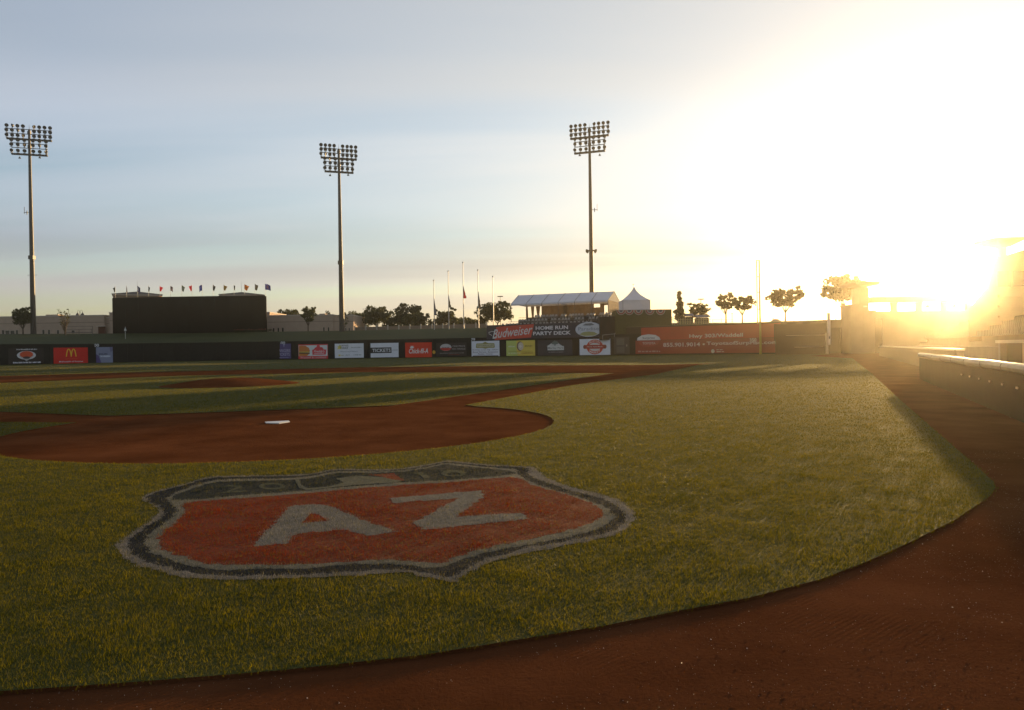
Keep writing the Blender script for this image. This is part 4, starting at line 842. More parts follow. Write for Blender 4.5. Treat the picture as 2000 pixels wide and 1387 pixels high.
# ==================================================================  PARTY DECK
M_TENT = mat('tent_canvas', (.70, .68, .71), .7, .2, .05, 1, trans=.12)
M_CURT = mat('tent_curtain', (.15, .10, .065), .9, .1, .2, 1.2, trans=.08)
M_PLANK = mat('deck_dark', (.05, .035, .028), .85, .2, .2, 1)
D0 = wall_at(1060)[0]
dk = empty('party_deck', P(1080, 661, D0)); tag(dk, 'stepped dark viewing deck behind the HOME RUN banner', 'deck'); O = dk.location
tgd = wall_at(1060)[2]; dk.rotation_euler = (0, 0, math.atan2(tgd.y, tgd.x)); ang = dk.rotation_euler.z
def dl(u, v, d):
    """world point at pixel/depth -> deck local"""
    q = P(u, v, d) - O; c, s_ = math.cos(-ang), math.sin(-ang); return Vector((q.x * c - q.y * s_, q.x * s_ + q.y * c, q.z))
xl, xr = dl(952, 650, D0 + 3).x, dl(1178, 650, D0 - 6).x
rowv = [634.5, 627, 619.5]; zs = [P(1070, v, D0 + 2 + 2.2 * i).z - O.z for i, v in enumerate(rowv)]
for i in range(3):
    MB().box(xl + i * 1.2, xr, .6 + i * 2.2, 2.79 + i * 2.2, -3, zs[i] - .3).build('terrace', M_PLANK, dk)
    MB().tube((xl + i * 1.2, .75 + i * 2.2, zs[i] + .05), (xr, .75 + i * 2.2, zs[i] + .05), .03, n=5).build('rail', M_RAIL, dk)
MB().box(xl + 3, xr + 6, 7.3, 17, -3, zs[2] + .10).build('upper_floor', M_PLANK, dk)
# chairs in three rows
def chair_mesh():
    m_ = MB(); m_.box(-.22, .22, -.22, .22, .40, .45)
    V = []; F = []
    n = 7
    for k in range(n):
        t_ = math.pi * k / (n - 1); V += [(.25 * math.cos(t_), -.02, 1e-3 + .45 + .34 * math.sin(t_) ** .55), (.25 * math.cos(t_), .03, 1e-3 + .45 + .34 * math.sin(t_) ** .55)]
    V += [(0, -.02, .45), (0, .03, .45)]
    F = [(2 * k, 2 * k + 2, 2 * k + 3, 2 * k + 1) for k in range(n - 1)] + [(2 * n, 2 * k + 2, 2 * k) for k in range(n - 1)] + [(2 * n + 1, 2 * k + 1, 2 * k + 3) for k in range(n - 1)]
    m_.add([(x, y + .2, z) for x, y, z in V], F)
    for sx_ in (-.19, .19):
        for sy_ in (-.19, .19): m_.box(sx_ - .02, sx_ + .02, sy_ - .02, sy_ + .02, 0, .4)
    return m_.mesh()
CHAIR = chair_mesh(); CHAIR.materials.append(mat('chair_grey', (.32, .29, .27), .5, .4))
skip = {(0, 24), (0, 25), (0, 26), (1, 9), (1, 16), (1, 20), (2, 8), (2, 11), (2, 17), (2, 21)}
rowname = ['front', 'middle', 'back']; seen_ = {}
def ordinal(n):
    w = ['', 'first', 'second', 'third', 'fourth', 'fifth', 'sixth', 'seventh', 'eighth', 'ninth', 'tenth', 'eleventh', 'twelfth', 'thirteenth', 'fourteenth', 'fifteenth', 'sixteenth', 'seventeenth', 'eighteenth', 'nineteenth', 'twentieth']
    return w[n] if n <= 20 else 'twenty-' + w[n - 20]
for i in range(3):
    nC = 28; x0, x1 = xl + .8 + i * 2.4, xr - .4
    for k in range(nC):
        if (i, k) in skip: continue
        x = x0 + (x1 - x0) * k / (nC - 1) + random.uniform(-.1, .1); c, s_ = math.cos(ang), math.sin(ang); y = 1.55 + i * 2.2; z = zs[i] - .3
        o = link('deck_chair', CHAIR, None, None, (O.x + x * c - y * s_, O.y + x * s_ + y * c, O.z + z)); o.rotation_euler = (0, 0, ang + random.uniform(-.1, .1)); o.scale = (1, 1, 1.05)
        seen_[i] = seen_.get(i, 0) + 1
        tag(o, 'pale round-backed chair, %s from the left in the %s row of the party deck' % (ordinal(seen_[i]), rowname[i]), 'chair', '%s row of deck chairs' % rowname[i])
# marquee
d = D0 + 14
mq = empty('white_marquee', P(1090, 614, d)); tag(mq, 'long white gabled marquee with brown curtains on the party deck', 'marquee'); O = mq.location
posts_u = [998, 1027.5, 1058, 1090, 1122, 1155, 1187.5]; eave_v = [594.5, 593.2, 591.8, 590.3, 588.8, 587.3, 586]; ridge_u = [1013, 1043, 1073, 1104, 1135, 1167, 1199.5]; ridge_v = [577, 575.8, 574.5, 573.2, 571.9, 570.6, 569.3]
dd_ = [d + 6 - 2.0 * k for k in range(7)]
E_ = [P(u, v, q) - O for u, v, q in zip(posts_u, eave_v, dd_)]; R_ = [P(u, v, q + 5) - O for u, v, q in zip(ridge_u, ridge_v, dd_)]
B_ = [r_ * 2 - e_ for r_, e_ in zip(R_, E_)]
for b_, e_ in zip(B_, E_): b_.z = e_.z
for k in range(6):
    link('roof_panel', pydata([E_[k] + Vector((.03, 0, 0)), E_[k + 1] - Vector((.03, 0, 0)), R_[k + 1] - Vector((.03, 0, 0)), R_[k] + Vector((.03, 0, 0))], [(0, 1, 2, 3)]), M_TENT, mq)
    link('roof_panel', pydata([B_[k] + Vector((.03, 0, 0)), B_[k + 1] - Vector((.03, 0, 0)), R_[k + 1] - Vector((.03, 0, -.01)), R_[k] + Vector((.03, 0, .01))], [(3, 2, 1, 0)]), M_TENT, mq)
    link('valance', pydata([E_[k] + Vector((0, -.02, .02)), E_[k + 1] + Vector((0, -.02, .02)), E_[k + 1] + Vector((0, -.02, -.32)), E_[k] + Vector((0, -.02, -.32))], [(3, 2, 1, 0)]), M_TENT, mq)
    # back curtains: open at the left bay, a slit and a doorway at the right
    zf = -.5; z0, z1 = zf, B_[k].z
    def cur(f0, f1, zb_=None, zt_=None):
        a_, b__ = B_[k].lerp(B_[k + 1], f0), B_[k].lerp(B_[k + 1], f1); nn = 8; V = []
        for q in range(nn + 1):
            p_ = a_.lerp(b__, q / nn); off_ = .12 * math.sin(q * 2.3); V += [(p_.x, p_.y + off_, z0 if zb_ is None else zb_), (p_.x, p_.y + off_, (z1 if zt_ is None else zt_))]
        link('curtain', pydata(V, [(2 * q, 2 * q + 2, 2 * q + 3, 2 * q + 1) for q in range(nn)]), M_CURT, mq, smooth=True)
    if k == 0:
        for f0, f1 in ((0, .1), (.30, .52), (.62, .90)):
            a_, b__ = B_[0].lerp(B_[1], f0), B_[0].lerp(B_[1], f1); mid = (a_ + b__) / 2
            link('tied_drape', pydata([(a_.x, a_.y, z1), (b__.x, b__.y, z1), (mid.x + .25, mid.y + .05, z0 + (z1 - z0) * .3), (mid.x + .15, mid.y, z0), (mid.x - .15, mid.y, z0), (mid.x - .2, mid.y + .05, z0 + (z1 - z0) * .3)], [(5, 4, 3, 2, 1, 0)]), M_CURT, mq)
    elif k == 4: cur(0, 1, None, z1 - .75); cur(0, .30, z1 - .75); cur(.78, 1, z1 - .75)
    elif k == 5: cur(0, .04); cur(.46, 1); cur(.04, .46, z1 - .35); cur(.04, .46, None, z0 + .7)
    else: cur(0, 1)
for k in range(7):
    MB().tube(E_[k] + Vector((0, 0, -.05)), Vector((E_[k].x, E_[k].y, -1.2)), .07, n=6).build('post', M_RAIL, mq)
    MB().tube(E_[k] + Vector((0, -.03, .03)), R_[k] + Vector((0, -.03, .05)), .05, n=5).tube(R_[k] + Vector((0, .03, .05)), B_[k] + Vector((0, .03, .03)), .05, n=5).build('rafter', mat('rafter', (.30, .28, .28), .6), mq)
M_GAB = mat('gable_canvas', (.62, .58, .52), .8, .1, .04, 1, trans=.5)
link('gable', pydata([E_[6], B_[6], R_[6]], [(0, 1, 2)]), M_GAB, mq); link('gable', pydata([E_[0], B_[0], R_[0]], [(2, 1, 0)]), M_GAB, mq)
link('end_wall', pydata([E_[6], B_[6], (B_[6].x, B_[6].y, -.6), (E_[6].x, E_[6].y, -.6)], [(3, 2, 1, 0)]), M_CURT, mq)
# peaked tent
d = wall_at(1235)[0] + 9
pk = empty('peaked_tent', P(1239, 612, d)); tag(pk, 'square white tent with tall peak right of the marquee', 'tent'); O = pk.location
s_ = 1 / FPX * d; hw_ = 26 * s_; zE, zP = bz(1239, 588, d) - O.z, bz(1239, 560, d) - O.z; V = []; n = 10; ringn = 24
for k in range(n + 1):
    t_ = k / n; sc = hw_ * ((1 - t_) ** 1.45 * .97 + .03); z = zE + (zP - zE) * t_
    for i in range(ringn):
        a = 2 * math.pi * i / ringn; q = max(abs(math.cos(a)), abs(math.sin(a))); V.append((sc * math.cos(a) / (q * (1 - t_) + t_), sc * math.sin(a) / (q * (1 - t_) + t_), z))
link('roof', pydata(V, [(k * ringn + i, k * ringn + (i + 1) % ringn, (k + 1) * ringn + (i + 1) % ringn, (k + 1) * ringn + i) for k in range(n) for i in range(ringn)]), M_TENT, pk, smooth=False)
for (ax, ay) in ((-1, -1), (1, -1), (1, 1), (-1, 1)): MB().tube((ax * hw_, ay * hw_, -.5), (ax * hw_, ay * hw_, zE), .06, n=6).build('post', M_GALV, pk)
MB().box(-hw_, hw_, -hw_ - .02, -hw_ + .02, -.3, zE).build('side_wall', M_TENT, pk); MB().box(-hw_ - .02, -hw_ + .02, -hw_ + .03, hw_, -.3, zE).build('side_wall', M_TENT, pk); MB().box(-hw_ * 1.02, hw_ * 1.02, -hw_ * 1.02, hw_ * 1.02, zE - .02, zE + .04).build('eave_band', M_TENT, pk)
MB().tube((0, 0, zP - .1), (0, 0, zP + .5), .03, n=5).build('spike', M_GALV, pk); link('pennant', pydata([(0, 0, zP + .5), (-.35, .05, zP + .35), (0, 0, zP + .2)], [(0, 1, 2)]), mat('pennant', (.3, .2, .18)), pk)
# link wall between the tents, bunting wall, ramp
d = wall_at(1250)[0] + 3
bw = empty('bunting_wall', P(1258, 634, d)); tag(bw, 'low olive wall under the peaked tent hung with bunting', 'wall'); O = bw.location; s_ = 1 / FPX * d
MB().box(-56 * s_, 54 * s_, 0, 4, -2.5, (634 - 606) * s_).build('wall_face', mat('olive_wall', (.10, .085, .035), .9, .1), bw); MB().box(-56 * s_, 54 * s_, -.06, .1, (634 - 606) * s_ + .003, (634 - 605) * s_).build('coping', M_RAIL, bw)
MB().box(-86 * s_, -56.1 * s_, .5, 4, -2.5, (634 - 617) * s_).build('wall_face', M_PLANK, bw)
for u in (1213, 1229, 1247, 1269, 1290):
    r = empty('bunting_fan', P(u, 606.2, d - .12)); tag(r, {1213: 'half-round patriotic bunting fan, leftmost on the olive wall', 1229: 'second bunting fan from the left on the olive wall', 1247: 'middle bunting fan on the olive wall', 1269: 'bunting fan right of the peaked tent wall edge', 1290: 'rightmost bunting fan on the olive wall'}[u], 'bunting', 'bunting fans on the olive wall')
    r0 = 0
    for nm, ra, rb, c in (('blue_core', 0, .28, (.04, .05, .12)), ('white_band', .28, .48, (.45, .42, .40)), ('red_band', .48, .66, (.36, .05, .04)), ('outer_band', .66, .80, (.42, .38, .34))):
        V = []; nn = 12
        for k in range(nn + 1):
            a = math.pi * k / nn; pl = .05 * math.sin(k * 3.1)
            V += [(-ra * math.cos(a), -.03 - pl * ra, -ra * math.sin(a)), (-rb * math.cos(a), -.03 - pl * rb, -rb * math.sin(a))]
        link(nm, pydata(V, [(2 * k, 2 * k + 1, 2 * k + 3, 2 * k + 2) for k in range(nn)]), mat('bunt_' + nm, c, .8, .1, .08, 2, trans=.2), r)
rp_ = empty('access_ramp', P(1215, 661, wall_at(1215)[0] + 1)); tag(rp_, 'grey concrete ramp wall with handrail beside the bullpen gate', 'ramp'); O = rp_.location; s_ = 1 / FPX * O.y
V = [(-20 * s_, .0, 0), (30 * s_, 0, 0), (30 * s_, 0, 17 * s_), (7 * s_, 0, 17 * s_), (-14 * s_, 0, 2 * s_)]; V = V + [(x, .35, z) for x, y, z in V]
link('ramp_wall', pydata(V, [(0, 1, 2, 3, 4), (9, 8, 7, 6, 5)] + [(i, 5 + i, 5 + (i + 1) % 5, (i + 1) % 5) for i in range(5)]), mat('ramp_conc', (.13, .115, .075), .9, .1), rp_)
m_ = MB(); pts = [(-38 * s_, -.1, 7 * s_), (-15 * s_, -.1, 9 * s_), (7.5 * s_, -.1, 25 * s_), (13 * s_, -.1, 25 * s_)]
for a, b in zip(pts[:-1], pts[1:]): m_.tube(a, b, .05, n=6)
m_.build('handrail', M_GALV, rp_)
for x, z in ((-38, 7), (-15, 9), (-4, 17), (7.5, 25)): MB().tube((x * s_, -.1, (z - 10) * s_ if x < 0 else 10 * s_), (x * s_, -.1, z * s_), .04, n=5).build('post', M_GALV, rp_)

# ==================================================================  FOUL POLE, RIGHT-FIELD CORNER
d = wall_at(1484)[0] - .6
b_ = P(1485.5, 690, d); r = empty('foul_pole', (b_.x, b_.y, 0)); tag(r, 'tall thin yellow foul pole with narrow wire screen at the right-field wall', 'foul pole'); s_ = 1 / FPX * d
H_ = bz(1481, 508, d); M_YEL = mat('pole_yellow', (.45, .30, .03), .45, .4)
MB().tube((0, 0, 0), (0, 0, bz(1484, 632, d)), .17, .14, 10).build('lower_post', M_YEL, r); MB().tube((0, 0, bz(1484, 632, d)), (0, 0, H_), .13, .10, 8).build('upper_post', M_YEL, r)
MB().tube((-5.5 * s_, 0, bz(1484, 632, d)), (-5.5 * s_, 0, H_), .06, n=6).build('screen_edge', M_YEL, r)
for k, v in enumerate((508.5, 540.5, 571, 604, 632)): MB().tube((-5.5 * s_, 0, bz(1482, v, d)), (0, 0, bz(1482, v, d)), .05, n=5).build('crossbar', M_YEL, r)
for k in range(3): MB().tube((-(1.4 + 1.4 * k) * s_, 0, bz(1484, 632, d)), (-(1.4 + 1.4 * k) * s_, 0, H_), .006, n=4).build('screen_wire', M_YEL, r)
# white corner post
d = 98; b_ = P(1617, 690, d); r = empty('corner_post', (b_.x, b_.y, 0)); tag(r, 'white padded post at the far corner of the right field fence', 'post'); s_ = 1 / FPX * d
MB().box(-3.6 * s_, .2 * s_, -.2, .2, 0, bz(1617, 650, d)).build('lower_pad', mat('post_pad', (.30, .24, .18), .8), r); MB().box(.4 * s_, 4.4 * s_, -.2, .2, bz(1617, 674, d), bz(1617, 611, d)).build('upper_post', mat('post_white', (.6, .55, .48), .5), r); MB().box(1 * s_, 3 * s_, -.23, -.21, bz(1617, 662, d), bz(1617, 657, d)).build('plate', M_DARK, r)
# corner fence bays; sunlight on the rails is put into their pale colour
d = 99; r = empty('corner_fence', P(1565, 690, d)); tag(r, 'dark bullpen fence with two rails coloured as if sunlit right of the foul pole', 'fence'); O = r.location; s_ = 1 / FPX * d
MB().box(-50 * s_, 50 * s_, .0, .12, -.2, 26 * s_).build('fence_panel', mat('fence_dark', (.045, .032, .022), .85, .1), r)
for x0, x1, z in ((-30, 46, 35), (-14, 42, 12)): MB().tube((x0 * s_, -.12, z * s_), (x1 * s_, -.12, z * s_), .05, n=6).build('rail', mat('rail_sunlit', (.4, .32, .24), .35, .5, metal=.4), r)
MB().box(-50 * s_, 50 * s_, .3, .5, 25 * s_, (690 - 632) * s_).build('upper_wall', mat('brown_wall2', (.05, .035, .024), .85, .1), r)
for u0, u1 in ((1571, 1585), (1540, 1558)): MB().box((u0 - 1565) * s_, (u1 - 1565) * s_, .3, .5, (690 - 632) * s_, (690 - 629.5) * s_).build('equipment_box', M_DARK, r)
# chain-link fence on the right-field berm crest
d = 132; r = empty('berm_fence', P(1510, 632, d)); tag(r, 'thin wire fence with slim posts along the right-field berm crest', 'fence'); O = r.location; s_ = 1 / FPX * d
for u in (1392, 1409, 1430, 1455, 1480, 1509, 1550, 1562, 1578, 1598, 1612): MB().tube(((u - 1510) * s_, 0, -1), ((u - 1510) * s_, 0, (10 + (u % 3) * 1.2) * s_), .03, n=5).build('post', M_RAIL, r)
for z in (4.5, 9.5): MB().tube((-118 * s_, 0, z * s_), (110 * s_, 0, z * s_), .018, n=4).build('rail', M_RAIL, r)
# small pale tent
d = 130; r = empty('small_tent', P(1516, 632, d)); tag(r, 'small low grey tent on the right-field berm crest', 'tent'); s_ = 1 / FPX * d
V = [(-16 * s_, -1, -.2), (18 * s_, -1, -.2), (18 * s_, 1.5, -.2), (-16 * s_, 1.5, -.2), (-4 * s_, .2, 9 * s_), (4 * s_, .2, 9 * s_)]
link('roof', pydata(V, [(0, 1, 5, 4), (1, 2, 5), (2, 3, 4, 5), (3, 0, 4)]), mat('tent_grey', (.22, .20, .19), .8, .1, trans=.1), r); MB().tube((0, .2, 8 * s_), (0, .2, 10 * s_), .04, n=5).build('peak_cap', M_GALV, r)
for x, y in ((-15, -.9), (17, -.9)): MB().tube((x * s_, y, -.8), (x * s_, y, .1), .04, n=5).build('leg', M_GALV, r)
for u, vt, d, lab in ((1419, 598, 136, 'slim dark pole under the left of the paired trees'), (1430, 613, 138, 'short slim pole between the paired trees'), (1510, 598, 134, 'slim pole left of the spreading tree'), (1609, 576, 130, 'slim pole left of the broad tree by the booth'), (1632, 584, 130, 'slim pole right under the broad tree by the booth')):
    b_ = P(u, 632, d); r = empty('slim_pole', (b_.x, b_.y, b_.z - 1)); tag(r, lab, 'pole', 'slim poles on the right-field berm'); H_ = bz(u, vt, d) - b_.z + 1; MB().tube((0, 0, 0), (0, 0, H_), .06, .045, 6).build('shaft', M_RAIL, r); MB().box(-.12, .12, -.12, .12, H_, H_ + .12).build('cap', M_RAIL, r)
# yellow picket barriers and kiosk roofs
for u0, u1, lab in ((1298, 1312, 'short yellow picket barrier left of the conifer'), (1324, 1352, 'yellow picket barrier under the conifer'), (1352, 1388, 'yellow picket barrier right of the conifer')):
    d = 138; r = empty('picket_barrier', P(.5 * (u0 + u1), 632, d)); tag(r, lab, 'barrier', 'yellow picket barriers'); s_ = 1 / FPX * d; wd_ = (u1 - u0) * s_; n_ = int(wd_ / .32); M_PK = mat('picket', (.42, .34, .16), .7)
    for k in range(n_): x = -wd_ / 2 + .16 + k * .32; MB().box(x - .07, x + .07, -.02, .02, -.1, .95 + .03 * (k % 2)).build('picket', M_PK, r)
    MB().box(-wd_ / 2, wd_ / 2, .025, .06, .25, .33).box(-wd_ / 2, wd_ / 2, .025, .06, .7, .78).build('back_rail', M_PK, r)
for u0, u1, vt, lab in ((1340, 1356, 612, 'grey kiosk with rounded awning behind the yellow barriers'), (1359, 1388, 615, 'low kiosk with flat blue-grey awning behind the yellow barriers')):
    d = 142; r = empty('kiosk', P(.5 * (u0 + u1), 634, d)); tag(r, lab, 'kiosk'); s_ = 1 / FPX * d; hw_ = (u1 - u0) / 2 * s_; H_ = (634 - vt) * s_
    MB().box(-hw_ * .85, hw_ * .85, .3, 2, -.5, H_ * .7).build('cabin', M_PLANK, r)
    V = []; 
    for k in range(7): t_ = k / 6; V += [(-hw_, .1 + 2 * t_, H_ * .75 + H_ * .25 * math.sin(math.pi * t_)), (hw_, .1 + 2 * t_, H_ * .75 + H_ * .25 * math.sin(math.pi * t_))]
    link('awning', pydata(V, [(2 * k, 2 * k + 1, 2 * k + 3, 2 * k + 2) for k in range(6)]), mat('awning', (.16, .17, .19), .8), r)
d = 139; r = empty('stair_rail', P(1318, 632, d)); tag(r, 'pale stair rail sloping down beside the conifer', 'handrail'); s_ = 1 / FPX * d
MB().tube((-10 * s_, 0, 15 * s_), (10 * s_, 0, 3 * s_), .05, n=5).tube((-10 * s_, 0, 11 * s_), (10 * s_, 0, -1 * s_), .04, n=5).build('rail', M_GALV, r)
for k in range(5): x = -10 + 5 * k; MB().tube((x * s_, 0, -1), (x * s_, 0, (15 - 3 * k) * s_), .035, n=5).build('post', M_GALV, r)

# ==================================================================  RIGHT-SIDE STANDS (along the first-base line)
ux = Vector((.3997, .9166, 0)); nx_ = Vector((.9166, -.3997, 0))        # along the line / away from the field
FL = Vector((2.9, 0, 0))                                                  # fence foot line x = 2.9 + .436 y
def st(yv, off): return FL + Vector((.436 * yv, yv, 0)) + nx_ * off
fr = empty('dugout_fence', st(16, 0)); tag(fr, 'low dark padded fence with pale rolled top along the right dirt track', 'fence'); O = fr.location; fr.rotation_euler = (0, 0, math.atan2(ux.y, ux.x))
MB().box(-5.4, 11, -.08, -.03, .04, .80).build('fence_panel', mat('fence_green', (.016, .018, .010), .85, .05, .2, 2), fr)
npd = 8
for k in range(npd):
    x0 = -5.4 + 16.4 * k / npd; V = []; nn = 8
    MB().tube((x0 + .03, -.05, .88), (x0 + 16.4 / npd - .03, -.05, .88 + .01 * math.sin(k * 2.1)), .085, n=10).build('rolled_pad', mat('pad_pale', (.22, .18, .13), .5, .4, .15, 3), fr)
    MB().box(x0 - .03, x0 + .03, -.17, -.105, 0, .86).build('post', M_RAIL, fr)
for k in range(6): MB().box(-4.5 + k * 1.15, -4.34 + k * 1.15, -.026, -.005, .55, .585).build('tag', mat('tag_pale', (.22, .19, .14), .4), fr)
lw = empty('field_wall', st(43, 1.6)); tag(lw, 'low field wall with top coloured as if sunlit, beyond the dugout on the right', 'wall'); lw.rotation_euler = (0, 0, math.atan2(ux.y, ux.x))
MB().box(-15, 40, -.25, 0, 0, .98).build('wall_face', mat('field_wall', (.11, .075, .045), .9, .1), lw); MB().box(-15, 40, -.30, .05, .983, 1.06).build('coping', mat('coping_sunlit', (.42, .34, .24), .5, .4), lw)  # light falling on the wall top is painted as a paler coping
dg_ = empty('dugout', st(18, 2.0)); tag(dg_, 'dark dugout block with flat roof coloured as if sunlit at the right edge', 'dugout'); dg_.rotation_euler = (0, 0, math.atan2(ux.y, ux.x))
MB().box(.5, 8, -3.2, -.4, 0, 1.26).build('front_wall', mat('dugout_green', (.03, .035, .02), .85, .1), dg_); MB().box(.3, 8.2, -3.6, -.2, 1.264, 1.36).build('roof_slab', mat('slab_sunlit', (.38, .32, .24), .5, .4), dg_)  # the roof's lit top is carried by the light slab colour
for k in range(3): MB().box(.6 + k * 3.4, .9 + k * 3.4, -.38, -.2, 0, 1.26).build('pier', M_RAIL, dg_)
# seating bowl
gs = empty('grandstand', st(60, 6)); tag(gs, 'stepped seating stand receding along the right side of the field', 'grandstand'); gs.rotation_euler = (0, 0, math.atan2(ux.y, ux.x)); O = gs.location
M_STEP = mat('stand_concrete', (.20, .155, .11), .9, .1, .15, .7)
x0, x1 = -22, 38; nt_ = 9
for k in range(nt_): MB().box(x0, x1, -(k + 1) * .9 + .0, -k * .9 - .004, 0, 1.0 + k * .36).build('tier', M_STEP, gs)
SEAT = None
for k in range(1, nt_):
    m_ = MB()
    for q in range(int((x1 - x0) / .62)):
        x = x0 + .3 + q * .62; z = 1.0 + k * .36; y = -k * .9
        m_.box(x - .23, x + .23, y - .55, y - .18, z + .36, z + .41); m_.box(x - .23, x + .23, y - .60, y - .56, z + .40, z + .82)
    tag(m_.build('seat_row', mat('seat_plastic', (.07, .06, .045), .5, .3), gs), kind='stuff')
# concourse wall, canopy and booth behind the corner
D = 104.0; s_ = 1 / FPX * D
cw = empty('concourse_pavilion', P(1790, 668, D)); cw.location.z = 0; tag(cw, 'open concourse canopy on square piers behind the right stands', 'pavilion'); O = cw.location
zz_ = lambda v, u=1790: bz(u, v, D)
xx = lambda u: bx(u, D) - O.x
M_CON = mat('concourse_stucco', (.26, .18, .12), .9, .1, .1, .8)
MB().box(xx(1648), xx(1900), 0, .5, 0, zz_(607)).build('parapet_wall', M_CON, cw)
for u in (1748, 1797, 1846, 1893):
    pr = MB().box(xx(u - 5), xx(u + 5), -.05, .55, zz_(607), zz_(590.5)).build('pier', M_CON, cw); MB().box(xx(u - 6.5), xx(u + 6.5), -.12, .62, zz_(593.5), zz_(591)).build('capital', M_CON, pr)
MB().box(xx(1700), xx(1905), -.4, .9, zz_(590), zz_(579)).build('canopy_beam', M_CON, cw)
for k in range(9): MB().box(xx(1704 + k * 24), xx(1706 + k * 24), -.46, -.403, zz_(589), zz_(580)).build('beam_rib', M_CON, cw)
for u in (1812, 1863):
    b_ = P(u, 590, D - .6); r = empty('bell_lamp', b_); tag(r, 'bell-shaped lamp hanging under the canopy, %s of the two' % ('left' if u < 1850 else 'right'), 'lamp', 'bell lamps under the canopy')
    MB().tube((0, 0, 0), (0, 0, -.2), .03, n=5).build('stem', M_RAIL, r); MB().lathe((0, 0, -.15), (0, 0, -1), [(0, .05), (.12, .1), (.6, .38), (.68, .38)], 10).build('shade', M_RAIL, r)
bt = empty('observation_booth', P(1690, 668, D - 4)); bt.location.z = 0; tag(bt, 'square booth with flat overhanging roof behind the broad tree', 'booth'); O = bt.location; Db = D - 4; xx2 = lambda u: bx(u, Db) - O.x; zb2 = lambda v: bz(1690, v, Db)
MB().box(xx2(1662), xx2(1687), 0, 3, 0, zb2(597)).build('lower_block', M_CON, bt); MB().box(xx2(1687.3), xx2(1712), 0, 3, 0, zb2(606)).build('lower_block', M_CON, bt)
MB().box(xx2(1660), xx2(1689), -.1, 3.1, zb2(597) + .003, zb2(594.5)).build('parapet_cap', M_CON, bt)
MB().box(xx2(1682), xx2(1700), .3, 2.7, zb2(606) + .003, zb2(561)).build('upper_room', M_CON, bt); MB().box(xx2(1686), xx2(1697), .26, .296, zb2(600), zb2(597)).build('window', mat('window_pale', (.3, .28, .25), .2, .5), bt)
V = [(xx2(1668), -.9, zb2(558)), (xx2(1711), -.9, zb2(558)), (xx2(1711), 3.9, zb2(558)), (xx2(1668), 3.9, zb2(558)), (xx2(1665), -1.2, zb2(551)), (xx2(1714), -1.2, zb2(551)), (xx2(1714), 4.2, zb2(551)), (xx2(1665), 4.2, zb2(551))]
link('roof', pydata(V, [(3, 2, 1, 0), (4, 5, 6, 7), (0, 1, 5, 4), (1, 2, 6, 5), (2, 3, 7, 6), (3, 0, 4, 7)]), M_ROOF, bt)
# tall right-hand stand block and roof mast
Dg = 58.0; ub = empty('upper_stand', P(1960, 668, Dg)); ub.location.z = 0; tag(ub, 'tall grandstand block rising at the right edge against the sun', 'grandstand'); O = ub.location; xx3 = lambda u: bx(u, Dg) - O.x; zb3 = lambda v: bz(1960, v, Dg)
V2 = [(1893, 668), (1893, 602), (1930, 560), (1945, 505), (2010, 486), (2140, 470), (2140, 668)]
Vv = [(xx3(u), 0, max(0, zb3(v)) if v < 660 else 0) for u, v in V2]; nV = len(Vv); Vv = Vv + [(x + 12, 9, z) for x, y, z in Vv]
link('stand_shell', pydata(Vv, [tuple(range(nV - 1, -1, -1)), tuple(range(nV, 2 * nV))] + [(i, (i + 1) % nV, nV + (i + 1) % nV, nV + i) for i in range(nV)]), M_CON, ub)
for k in range(5): MB().box(xx3(1950 + k * 30), xx3(1975 + k * 30), -.06, -.004, zb3(560), zb3(530)).build('wall_opening', M_DARK, ub)
for v in (620, 600, 580): MB().box(xx3(1950), xx3(2130), -.12, -.004, zb3(v), zb3(v) + .12).build('ledge', M_CON, ub)
rm = empty('roof_mast', P(1961, 497, Dg + 1)); tag(rm, 'small mast with flat flared top on the tall right stand', 'mast'); s_ = 1 / FPX * Dg
MB().box(-6 * s_, 6 * s_, 0, .5, -.6, 15 * s_).build('stem', M_CON, rm)
V = [(-8 * s_, -.3, 14 * s_), (8 * s_, -.3, 14 * s_), (8 * s_, .8, 14 * s_), (-8 * s_, .8, 14 * s_), (-34 * s_, -1.2, 26 * s_), (25 * s_, -1.2, 26 * s_), (25 * s_, 1.7, 26 * s_), (-34 * s_, 1.7, 26 * s_)]
V += [(x, y, z + .18) for x, y, z in V[4:]]
link('flared_roof', pydata(V, [(3, 2, 1, 0), (0, 1, 5, 4), (1, 2, 6, 5), (2, 3, 7, 6), (3, 0, 4, 7), (4, 5, 9, 8), (5, 6, 10, 9), (6, 7, 11, 10), (7, 4, 8, 11), (8, 9, 10, 11)]), M_CON, rm)

